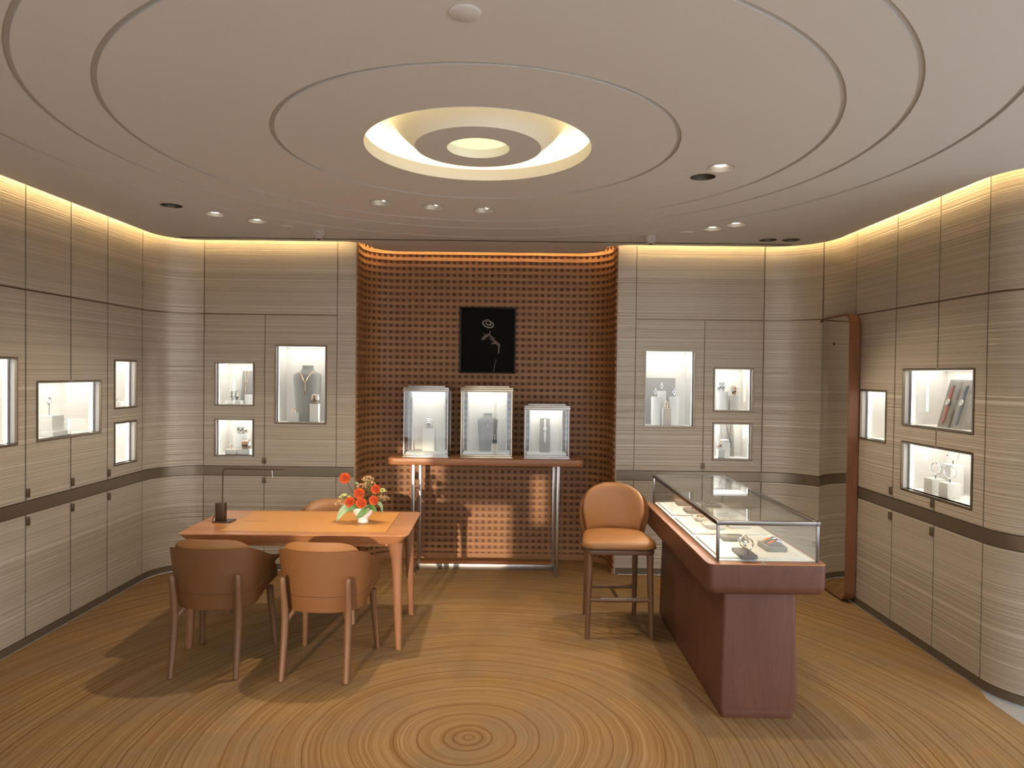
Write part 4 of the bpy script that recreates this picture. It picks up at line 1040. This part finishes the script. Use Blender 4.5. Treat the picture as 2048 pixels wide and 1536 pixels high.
sprig(0.035, 0.015, 0.262, 40, 0.040, 0.0042, 'dusty tan sedum head just under the topmost one')
sprig(-0.015, 0.02, 0.245, 34, 0.032, 0.0040, 'dusty tan sedum above the middle dahlia')
sprig(-0.148, -0.03, 0.135, 44, 0.038, 0.0042, 'dusty pink sedum sprig low on the lamp side of the bowl')
sprig(0.135, -0.02, 0.170, 44, 0.040, 0.0044, 'dusty pink sedum sprig on the lattice side of the bowl')
sprig(0.128, 0.00, 0.215, 26, 0.028, 0.0050, 'green budding sprig on the lattice side of the bowl', 'bud')
sprig(-0.125, -0.02, 0.180, 20, 0.030, 0.0055, 'lime green buds on the lamp side of the bowl', 'bud')
sprig(-0.048, 0.0, 0.268, 10, 0.012, 0.0045, 'tiny pale bud on a thin stem behind the bunch', 'leaf_pale', 'stem_dark')
def leaf(pts, w, label, mat):
    t = thing('leaf_stem', label, 'leaf', (VX, VY, tz + 0.055), 0, 'leaves in the bowl')
    p = [Vector(q) - Vector((0, 0, 0.055)) for q in pts]; n = 12; rows = []
    def bez(u): return p[0] * (1 - u) ** 3 + p[1] * 3 * u * (1 - u) ** 2 + p[2] * 3 * u * u * (1 - u) + p[3] * u ** 3
    for k in range(n + 1):
        u = k / n; c = bez(u); tn = (bez(min(u + 0.02, 1)) - bez(max(u - 0.02, 0))).normalized()
        sd = tn.cross(Vector((0.25, -0.9, 0.35))).normalized(); nn = sd.cross(tn)
        ww = w * math.sin(PI * min(1, u * 0.97 + 0.03)) ** 0.8
        rows.append([c - sd * ww + nn * ww * 0.25, c - sd * ww * 0.5 + nn * ww * 0.05, c, c + sd * ww * 0.5 + nn * ww * 0.05, c + sd * ww + nn * ww * 0.25])
    rows2 = [[q + Vector((0, 0.0012, -0.0006)) for q in r] for r in rows]
    mb = MB().grid(rows); mb.grid(rows2)
    obj('blade', mb, mat, t, smooth=True)
    obj('midrib', MB().tube([bez(k / 8) + Vector((0, -0.001, 0.0005)) for k in range(9)], 0.0012, 5), 'stem', t)
leaf([(-0.03, -0.03, 0.09), (-0.08, -0.07, 0.15), (-0.13, -0.09, 0.11), (-0.160, -0.10, 0.020)], 0.026, 'large pale green leaf drooping over the bowl on the lamp side', 'leaf_pale')
leaf([(0.03, -0.04, 0.10), (0.05, -0.085, 0.13), (0.02, -0.10, 0.08), (-0.035, -0.10, 0.042)], 0.022, 'dark green leaf hanging over the front of the bowl', 'leaf')
leaf([(0.05, -0.02, 0.11), (0.11, -0.04, 0.17), (0.145, -0.05, 0.14), (0.142, -0.06, 0.068)], 0.012, 'narrow pale leaf curling down on the lattice side', 'leaf_pale')
leaf([(0.0, -0.03, 0.10), (-0.03, -0.07, 0.14), (-0.06, -0.09, 0.12), (-0.09, -0.10, 0.085)], 0.016, 'short green leaf under the low dahlias', 'leaf')
leaf([(0.03, -0.02, 0.10), (0.06, -0.06, 0.13), (0.09, -0.08, 0.11), (0.11, -0.08, 0.085)], 0.018, 'short dark leaf on the lattice side rim', 'leaf')
t = thing('foliage', 'loose green foliage filling the mouth of the flower bowl', 'leaf', (VX, VY, tz + 0.055))
mb = MB()
for k in range(90):
    a = random.uniform(0, 2 * PI); rr = 0.025 + 0.07 * random.random(); z = 0.045 + 0.11 * random.random() ** 1.3
    c = Vector((math.cos(a) * rr, math.sin(a) * rr * 0.8 - 0.01, z)); d = Vector((math.cos(a), math.sin(a), random.uniform(-0.2, 1.0))).normalized()
    s_ = d.cross(Vector((0, 0, 1))).normalized() * 0.006; l_ = d * random.uniform(0.018, 0.034)
    mb.quad(c, c + l_ * 0.5 + s_, c + l_, c + l_ * 0.5 - s_)
tag(obj('leaves', mb, 'leaf', t), kind='stuff')
obj('stalks', MB().tube([(0, 0, 0.002), (0.01, -0.01, 0.09)], 0.012, 8), 'stem', t)

# ------------------------------------------------------------------ armchairs
def shell_pt(u, v, inset=0.0):
    """u -1..1 around the back (0 = centre of the back), v 0..1 bottom to top; chair faces +y"""
    a = lerp(0.238, 0.283, v ** 0.8) - inset; b = lerp(0.185, 0.235, v ** 0.9) - inset
    cy_ = -0.03; arcl = 0.70; s_ = abs(u); sg = 1 if u >= 0 else -1
    if s_ < arcl:
        A = PI / 2 * s_ / arcl; x = a * math.sin(A) ** 0.9 if A > 0 else 0; y = cy_ - b * math.cos(A) ** 0.85
    else:
        f = (s_ - arcl) / (1 - arcl)
        front = 0.205 - 0.055 * math.exp(-((v - 0.72) / 0.2) ** 2)
        x = lerp(a, max(a, 0.270 - inset), smst(f)) + 0.028 * f * f * smst((v - 0.7) / 0.3); y = cy_ + f * (front - cy_)
    zt = 0.752 - 0.125 * smst((s_ - 0.35) / 0.65) - 0.006 * s_
    zb = 0.385 + 0.085 * smst((s_ - 0.58) / 0.42)
    return Vector((sg * x, y, lerp(zb, zt, v)))
def make_chair(label):
    t = thing('armchair', label, 'chair', (0, 0, 0), 0, 'tan leather armchairs around the desk')
    nu, nv_ = 40, 12
    ou = [[shell_pt(-1 + 2 * i / nu, j / nv_) for i in range(nu + 1)] for j in range(nv_ + 1)]
    inn = [[shell_pt((-1 + 2 * i / nu) * 0.995, j / nv_, 0.020) + Vector((0, 0, 0.0 if j < nv_ else -0.003)) for i in range(nu + 1)] for j in range(nv_ + 1)]
    mb = MB().grid(ou); mb.grid(inn)
    mb.grid([ou[-1], inn[-1]]); mb.grid([ou[0], inn[0]])
    mb.grid([[r[0] for r in ou], [r[0] for r in inn]]); mb.grid([[r[-1] for r in ou], [r[-1] for r in inn]])
    sh = obj('shell', mb, 'leather_back', t, smooth=True, sharp=50)
    # stitched lower seam on the shell
    obj('seam', MB().tube([shell_pt(-0.80 + 1.6 * k / 40, 0.26 + 0.10 * smst((abs(-0.80 + 1.6 * k / 40) - 0.45) / 0.35)) + Vector((0, -0.0005, 0)) for k in range(41)], 0.0016, 5), 'seam', sh)
    # back cushion peeping above the shell
    rows = []
    nk, nz = 28, 14
    def pad(face):
        g = []
        for j in range(nz + 1):
            row = []
            for i in range(nk + 1):
                uu, vv = -1 + 2 * i / nk, -1 + 2 * j / nz
                k = 3.6
                sx_ = (1 - abs(vv) ** k * 0.14) ; sz_ = (1 - abs(uu) ** k * 0.62)
                u = uu * sx_ * 0.62; zc = 0.630 + 0.172 * vv * sz_
                p = shell_pt(u, max(0.0, min(1.0, (zc - 0.385) / 0.367)), 0.023); edge = max(abs(uu), abs(vv))
                th = 0.060 * max(0.0, 1 - edge ** 4) + 0.012
                nrm = (Vector((0, 0.05, 0)) - Vector((p.x, p.y, 0))).normalized()
                row.append(Vector((p.x, p.y, zc)) + nrm * (th if face else 0.0))
            g.append(row)
        return g
    A, B = pad(0), pad(1)
    mb = MB().grid(A); mb.grid(B)
    mb.grid([A[0], B[0]]); mb.grid([A[-1], B[-1]]); mb.grid([[r[0] for r in A], [r[0] for r in B]]); mb.grid([[r[-1] for r in A], [r[-1] for r in B]])
    obj('back_cushion', mb, 'leather', t, smooth=True, sharp=75)
    seat = []
    for ins, z in ((0.03, 0.398), (0.0, 0.415), (0.0, 0.445), (0.008, 0.464), (0.05, 0.476)):
        seat.append([(x, y, z) for x, y in roundrect(-0.232 + ins, 0.232 - ins, -0.175 + ins, 0.270 - ins, 0.13, 6)])
    obj('seat', MB().grid(seat, closed_u=True, cap=True), 'leather', t, smooth=True, sharp=60)
    obj('seat_frame', MB().prism(roundrect(-0.205, 0.205, -0.165, 0.225, 0.12, 6), 0.372, 0.400), 'chair_wood', t, bevel=0.006)
    for sx in (-1, 1):
        leg = obj('leg', MB().tube([(sx * 0.192, -0.258, 0.606), (sx * 0.192, -0.258, 0.602), (sx * 0.192, -0.256, 0.592), (sx * 0.190, -0.248, 0.52), (sx * 0.188, -0.232, 0.43), (sx * 0.186, -0.226, 0.34), (sx * 0.187, -0.240, 0.20), (sx * 0.190, -0.272, 0.003)],
                        [0.004, 0.0125, 0.0165, 0.018, 0.0205, 0.022, 0.020, 0.016], 14), 'chair_wood', t, smooth=True, sharp=60)
        obj('bracket', MB().tube([(sx * 0.186, -0.226, 0.31), (sx * 0.176, -0.205, 0.355), (sx * 0.150, -0.160, 0.386)], [0.014, 0.018, 0.014], 10), 'chair_wood', leg, smooth=True)
        obj('leg', MB().tube([(sx * 0.218, 0.215, 0.40), (sx * 0.222, 0.222, 0.30), (sx * 0.240, 0.262, 0.003)], [0.023, 0.021, 0.0155], 14), 'chair_wood', t, smooth=True, sharp=60)
    return t
ch = make_chair('tan leather armchair seen from behind, at the lamp end of the desk')
ch.location = (-1.772, 4.302, 0); ch.rotation_euler = (0, 0, math.radians(0))
c2 = copy_tree(ch); c2['label'] = 'tan leather armchair seen from behind, in front of the flower bowl end'
c2.location = (-1.108, 4.275, 0); c2.rotation_euler = (0, 0, math.radians(-3))
c3 = copy_tree(ch); c3['label'] = 'tan leather armchair on the far side of the desk, facing the camera'
c3.location = (-1.345, 5.20, 0); c3.rotation_euler = (0, 0, math.radians(180))

# ------------------------------------------------------------------ counter stool (faces -y)
stl = thing('counter_stool', 'tall tan leather counter stool with rounded back beside the glass counter', 'stool', (0.750, 4.970, 0))
seat = []
for ins, z, f in ((0.03, 0.602, 0), (0.004, 0.610, 0), (0.0, 0.630, 0), (0.006, 0.652, 0), (0.035, 0.668, 0), (0.10, 0.676, 0)):
    row = []
    for x, y in roundrect(-0.255 + ins, 0.255 - ins, -0.260 + ins, 0.215 - ins, 0.09, 7):
        k = 1 - 0.17 * smst((y + 0.2) / 0.42)
        row.append((x * k, y, z))
    seat.append(row)
obj('seat', MB().grid(seat, closed_u=True, cap=True), 'leather', stl, smooth=True, sharp=60)
obj('seat_piping', MB().tube([(x * (1 - 0.17 * smst((y + 0.2) / 0.42)), y, 0.612) for x, y in roundrect(-0.254, 0.254, -0.259, 0.214, 0.09, 7)] , 0.004, 6, cap=False), 'seam', stl, smooth=True)
obj('seat_frame', MB().prism([(x * (1 - 0.17 * smst((y + 0.2) / 0.42)), y) for x, y in roundrect(-0.238, 0.238, -0.250, 0.205, 0.06, 6)], 0.572, 0.604), 'chair_wood', stl, bevel=0.004)
def stool_back(width, z0, z1, ybase, bow, thick, bulge, top_n=2.4, nk=28, nz=18, narrow=0.88):
    A, B = [], []
    zc = z0
    for j in range(nz + 1):
        ra, rb = [], []
        v = j / nz
        z = lerp(z0, z1, v)
        half = width * lerp(narrow, 1.0, smst(v / 0.45)) * max(0.0, 1 - max(0, (min(v, 0.992) - 0.40) / 0.60) ** 2.9) ** (1 / 2.5)
        for i in range(nk + 1):
            u = -1 + 2 * i / nk; x = u * half
            y = ybase - bow * (x / width) ** 2 + 0.05 * (z - z0)
            e = max(0.0, 1 - abs(u) ** 6) * max(0.0, 1 - abs(2 * v - 1) ** 8)
            ra.append((x, y, z)); rb.append((x, y - thick - bulge * e ** 0.5, z))
        A.append(ra); B.append(rb)
    mb = MB().grid(A); mb.grid(B); mb.grid([A[0], B[0]]); mb.grid([A[-1], B[-1]])
    mb.grid([[r[0] for r in A], [r[0] for r in B]]); mb.grid([[r[-1] for r in A], [r[-1] for r in B]])
    return mb
obj('back_shell', stool_back(0.252, 0.620, 0.985, 0.215, 0.13, 0.016, 0.004), 'leather_back', stl, smooth=True, sharp=70)
obj('back_cushion', stool_back(0.225, 0.655, 0.998, 0.188, 0.085, 0.014, 0.030), 'leather', stl, smooth=True, sharp=75)
for sx in (-1, 1):
    obj('leg', MB().tube([(sx * 0.205, -0.215, 0.590), (sx * 0.208, -0.222, 0.40), (sx * 0.219, -0.244, 0.0015)], [0.024, 0.0215, 0.0165], 14), 'chair_wood', stl, smooth=True, sharp=60)
    obj('leg', MB().tube([(sx * 0.178, 0.195, 0.590), (sx * 0.180, 0.210, 0.40), (sx * 0.184, 0.244, 0.0015)], [0.022, 0.020, 0.0165], 14), 'chair_wood', stl, smooth=True, sharp=60)
fr_ = obj('front_footrest', MB().tube([(-0.213, -0.232, 0.262), (-0.10, -0.234, 0.262), (0.10, -0.234, 0.262), (0.213, -0.232, 0.262)], [0.013, 0.015, 0.015, 0.013], 12), 'chair_wood', stl, smooth=True)
obj('metal_guard', MB().box(-0.13, 0.13, -0.242, -0.226, 0.2755, 0.2785), 'steel', fr_, bevel=0.001)
obj('rear_rail', MB().tube([(-0.181, 0.226, 0.215), (0.181, 0.226, 0.215)], 0.0135, 12), 'chair_wood', stl, smooth=True)
obj('centre_rail', MB().tube([(0.0, 0.22, 0.215), (0.0, -0.228, 0.255)], 0.0115, 12), 'chair_wood', stl, smooth=True)

# ------------------------------------------------------------------ glass counter
ct = thing('display_counter', 'cherry wood display counter with a glass top case, beside the tall stool', 'counter', (1.320, 4.42, 0))
rows = []
for z, ins in ((0.045, 0.0), (0.10, 0.0), (0.64, 0.012), (0.69, 0.012)):
    rows.append([(x, y, z) for x, y in roundrect(-0.212 + ins, 0.195 - ins, -0.785 + ins, 0.735, 0.020, 4)])
obj('body', MB().grid(rows, closed_u=True, cap=True), 'counter_wood', ct, smooth=True, sharp=40)
obj('plinth', MB().prism(roundrect(-0.200, 0.175, -0.770, 0.72, 0.02, 4), 0, 0.046), 'counter_wood', ct, bevel=0.004)
sl = MB().grid([[(x, y, z) for x, y in roundrect(-0.305 + i_, 0.308 - i_, -0.855 + i_, 0.865 - i_, 0.035, 5)] for z, i_ in ((0.672, 0.03), (0.678, 0.014), (0.694, 0.003), (0.72, 0.0), (0.828, 0.0))], closed_u=True, cap=True)
obj('apron', sl, 'counter_wood', ct, smooth=True, sharp=40)
obj('top_edge', MB().prism(roundrect(-0.305, 0.308, -0.855, 0.865, 0.035, 5), 0.8281, 0.834), 'counter_top', ct, bevel=0.002)
g0, g1 = 0.834, 1.045
gx0, gx1, gy0, gy1 = -0.245, 0.282, -0.800, 0.845
obj('display_bed', MB().box(gx0 + 0.006, gx1 - 0.006, gy0 + 0.006, gy1 - 0.006, 0.8341, 0.838), 'white', ct)
for x in (gx0 + 0.003, gx1 - 0.003):
    for a, b in ((gy0 + 0.006, gy0 + 0.55), (gy0 + 0.552, gy0 + 1.10), (gy0 + 1.102, gy1 - 0.006)):
        obj('glass_pane', MB().box(x - 0.003, x + 0.003, a, b, g0, g1 - 0.024), 'glass', ct)
for y in (gy0 + 0.003, gy1 - 0.003): obj('glass_pane', MB().box(gx0 + 0.008, gx1 - 0.008, y - 0.003, y + 0.003, g0, g1 - 0.024), 'glass', ct)
obj('glass_lid', MB().box(gx0 + 0.016, gx1 - 0.016, gy0 + 0.016, gy1 - 0.016, g1 - 0.009, g1 - 0.001), 'glass_top', ct)
for x in (gx0 + 0.005, gx1 - 0.005):
    obj('top_rail', MB().box(x - 0.011, x + 0.011, gy0 - 0.006, gy1 + 0.006, g1 - 0.022, g1), 'steel_dark', ct, bevel=0.0015)
    for y in (gy0 + 0.004, gy1 - 0.004): obj('corner_post', MB().box(x - 0.007, x + 0.007, y - 0.007, y + 0.007, g0, g1 - 0.022), 'steel_dark', ct, bevel=0.001)
for y in (gy0 + 0.005, gy1 - 0.005): obj('top_rail', MB().box(gx0 + 0.016, gx1 - 0.016, y - 0.011, y + 0.011, g1 - 0.022, g1), 'steel_dark', ct, bevel=0.0015)
obj('light_strip', MB().box(gx0 + 0.007, gx0 + 0.015, gy0 + 0.03, gy1 - 0.03, g1 - 0.0235, g1 - 0.0222), 'led_counter', ct)
obj('inlaid_mark', MB().box(-0.02, -0.005, -0.853, -0.806, 0.8341, 0.8346), 'steel', ct)

zc = 0.838
for y0, y1, lab in ((3.655, 4.13, 'ivory suede pad at the near end inside the glass counter'), (4.20, 4.67, 'ivory suede pad in the middle of the glass counter'), (4.75, 5.22, 'ivory suede pad at the far end inside the glass counter')):
    tag(obj('display_pad', MB().box(1.10, 1.55, y0, y1, zc, zc + 0.010), 'pad', bevel=0.002), lab, 'display pad', 'suede pads in the counter')
zp = zc + 0.010
def low_block(x, y, w, d, h, label, mat): return block(x, y, zp, w, d, h, label, mat)
low_block(1.243, 3.695, 0.085, 0.17, 0.020, 'dark taupe slab under two hoop watches at the near end of the counter', 'suede_dark')
for y, lab in ((3.660, 'silver hoop watch bracelet nearest the glass on the dark slab'), (3.735, 'silver hoop watch bracelet behind the nearest one on the dark slab')):
    t = thing('hoop_watch', lab, 'watch', (1.252, y, zp + 0.020), 0.25, 'hoop watches on the dark slab')
    obj('post', MB().tube([(0, 0, 0), (0, 0, 0.016)], 0.0035, 10), 'steel_dark', t)
    obj('hoop', MB().ring(0.030, 0.0028, 'y', (0, 0, 0.045), 36, 8, 0.85, 2.6), 'silver', t, smooth=True)
    obj('case', MB().tube([(-0.031, 0, 0.052), (-0.024, 0, 0.056)], 0.011, 16), 'silver', t, smooth=True, sharp=40)
    obj('dial', MB().tube([(-0.0325, 0, 0.0515), (-0.031, 0, 0.052)], 0.0092, 16), 'dial', t)
low_block(1.445, 3.845, 0.110, 0.155, 0.026, 'taupe suede tray with two orange strap watches in the counter', 'suede')
for y, m_, lab in ((3.815, 'strap_orange', 'watch with a bright orange strap on the taupe tray, nearer the glass'), (3.875, 'strap_orange', 'watch with a bright orange strap on the taupe tray, farther back')):
    t = thing('cushion_watch', lab, 'watch', (1.45, y, zp + 0.026), 0, 'orange strap watches on the tray')
    poly = [(-0.045 + 0.09 * k / 14, 0.030 * math.sin(PI * (0.12 + 0.76 * k / 14)) - 0.008) for k in range(15)]
    obj('cushion', MB().prism([(-0.045, 0.0)] + poly[1:-1] + [(0.045, 0.0)], -0.022, 0.022, 'y'), 'suede', t, smooth=True, sharp=40)
    rows = []
    for k in range(10):
        a = PI * (0.16 + 0.30 * k / 9); x = -0.045 + 0.09 * (0.05 + 0.45 * k / 9); z = 0.030 * math.sin(PI * (0.12 + 0.76 * (0.05 + 0.45 * k / 9))) - 0.008
        rows.append([(x, -0.010, z), (x, 0.010, z), (x, 0.010, z + 0.003), (x, -0.010, z + 0.003)])
    obj('strap', MB().grid(rows, closed_u=True, cap=True), m_, t)
    obj('case', MB().lathe([(0.0005, 0.020), (0.014, 0.020), (0.016, 0.024), (0.015, 0.029), (0.0005, 0.030)], 20, 0.012, 0), 'silver', t, smooth=True)
    obj('bracelet_link', MB().box(0.020, 0.040, -0.009, 0.009, 0.012, 0.022), 'silver', t, bevel=0.002)
low_block(1.285, 4.045, 0.125, 0.10, 0.024, 'taupe tray with a thin bracelet on the near pad', 'suede')
t = thing('tray_bracelet', 'thin silver bracelet lying along the taupe tray', 'bracelet', (1.31, 4.045, zp + 0.024))
obj('chain', MB().tube([(-0.05, 0.0, 0.003), (-0.01, 0.006, 0.003), (0.03, 0.0, 0.003), (0.05, -0.004, 0.003)], 0.0028, 8), 'silver', t, smooth=True)
obj('clasp', MB().ball((0.052, -0.004, 0.004), 0.004), 'gold', t, smooth=True)
low_block(1.270, 4.36, 0.11, 0.13, 0.030, 'cream tray on the middle pad, nearest the stool side', 'pad')
ring_piece(1.262, 4.36, zp + 0.030, 0.012, 'silver ring on the cream tray of the middle pad', 'silver', 'gem', 0.4)
ring_piece(1.290, 4.37, zp + 0.030, 0.011, 'second silver ring on the cream tray of the middle pad', 'silver', 'onyx', 0.2)
low_block(1.245, 4.575, 0.075, 0.10, 0.024, 'small cream tray with a pink bracelet on the middle pad', 'pad')
t = thing('tray_bracelet', 'rose gold bracelet on the small cream tray', 'bracelet', (1.245, 4.575, zp + 0.024))
obj('hoop', MB().ring(0.022, 0.003, 'z', (0, 0, 0.003), 28, 8), 'gold', t, smooth=True)
obj('clasp', MB().ball((0.022, 0, 0.004), 0.004), 'gold', t, smooth=True)
low_block(1.43, 4.42, 0.13, 0.16, 0.028, 'cream tray on the middle pad, nearest the mirror side', 'pad')
watch((1.43, 4.42, zp + 0.0285), 'silver watch lying on the cream tray of the middle pad', 'strap_white', (-PI / 2, 0, 0.3), 0.75)
low_block(1.285, 4.84, 0.15, 0.12, 0.024, 'taupe slab under two hooped earrings on the far pad', 'suede')
for x, lab in ((1.262, 'small hoop earring on the far taupe slab, stool side'), (1.31, 'small hoop earring on the far taupe slab, mirror side')):
    t = thing('hoop_earring', lab, 'earring', (x, 4.84, zp + 0.024), 0.5)
    obj('post', MB().tube([(0, 0, 0), (0, 0, 0.02)], 0.003, 8), 'suede_dark', t)
    obj('hoop', MB().ring(0.014, 0.003, 'y', (0, 0, 0.032), 24, 8), 'silver', t, smooth=True)
low_block(1.270, 5.12, 0.11, 0.12, 0.030, 'taupe ring tray at the far end of the counter', 'suede')
low_block(1.44, 5.05, 0.13, 0.16, 0.026, 'taupe bracelet tray at the far end, mirror side', 'suede')
t = thing('tray_bracelet', 'beaded dark bracelet on the far mirror side tray', 'bracelet', (1.44, 5.05, zp + 0.026))
for k in range(14): obj('bead', MB().ball((0.03 * math.cos(2 * PI * k / 14), 0.03 * math.sin(2 * PI * k / 14), 0.006), 0.006, 8, 6), 'onyx' if k % 2 else 'silver', t, smooth=True)
low_block(1.43, 4.84, 0.12, 0.12, 0.022, 'cream tray on the far pad, mirror side', 'pad')

# ------------------------------------------------------------------ tall mirror
mr = thing('standing_mirror', 'tall rounded mirror in a deep cherry frame by the wall corner', 'mirror', (2.655, 5.80, 0), -PI / 2)
def rr(ins): return roundrect(-0.285 + ins, 0.285 - ins, 0.012 + ins, 2.300 - ins, 0.09 - ins * 0.6, 8)
o_, i_ = rr(0), rr(0.012)
obj('frame', annulus(o_, i_, 0.0, 0.082), 'mirror_frame', mr, smooth=True, sharp=40)
obj('glass', MB().prism(rr(0.012), 0.010, 0.020, 'y'), 'mirror', mr)
obj('backing', MB().prism(rr(0.012), 0.03, 0.08, 'y'), 'bronze_dark', mr)
em = obj('emblem', annulus([(0.012 * math.cos(2 * PI * k / 16), 2.07 + 0.012 * math.sin(2 * PI * k / 16)) for k in range(16)], [(0.008 * math.cos(2 * PI * k / 16), 2.07 + 0.008 * math.sin(2 * PI * k / 16)) for k in range(16)], 0.0085, 0.0098), 'black', mr)
obj('emblem_bar', MB().box(-0.02, -0.015, 0.0085, 0.0098, 2.058, 2.082), 'black', em)
obj('catch', MB().box(-0.290, -0.284, 0.02, 0.05, 0.88, 1.0), 'bronze_dark', mr, bevel=0.002)
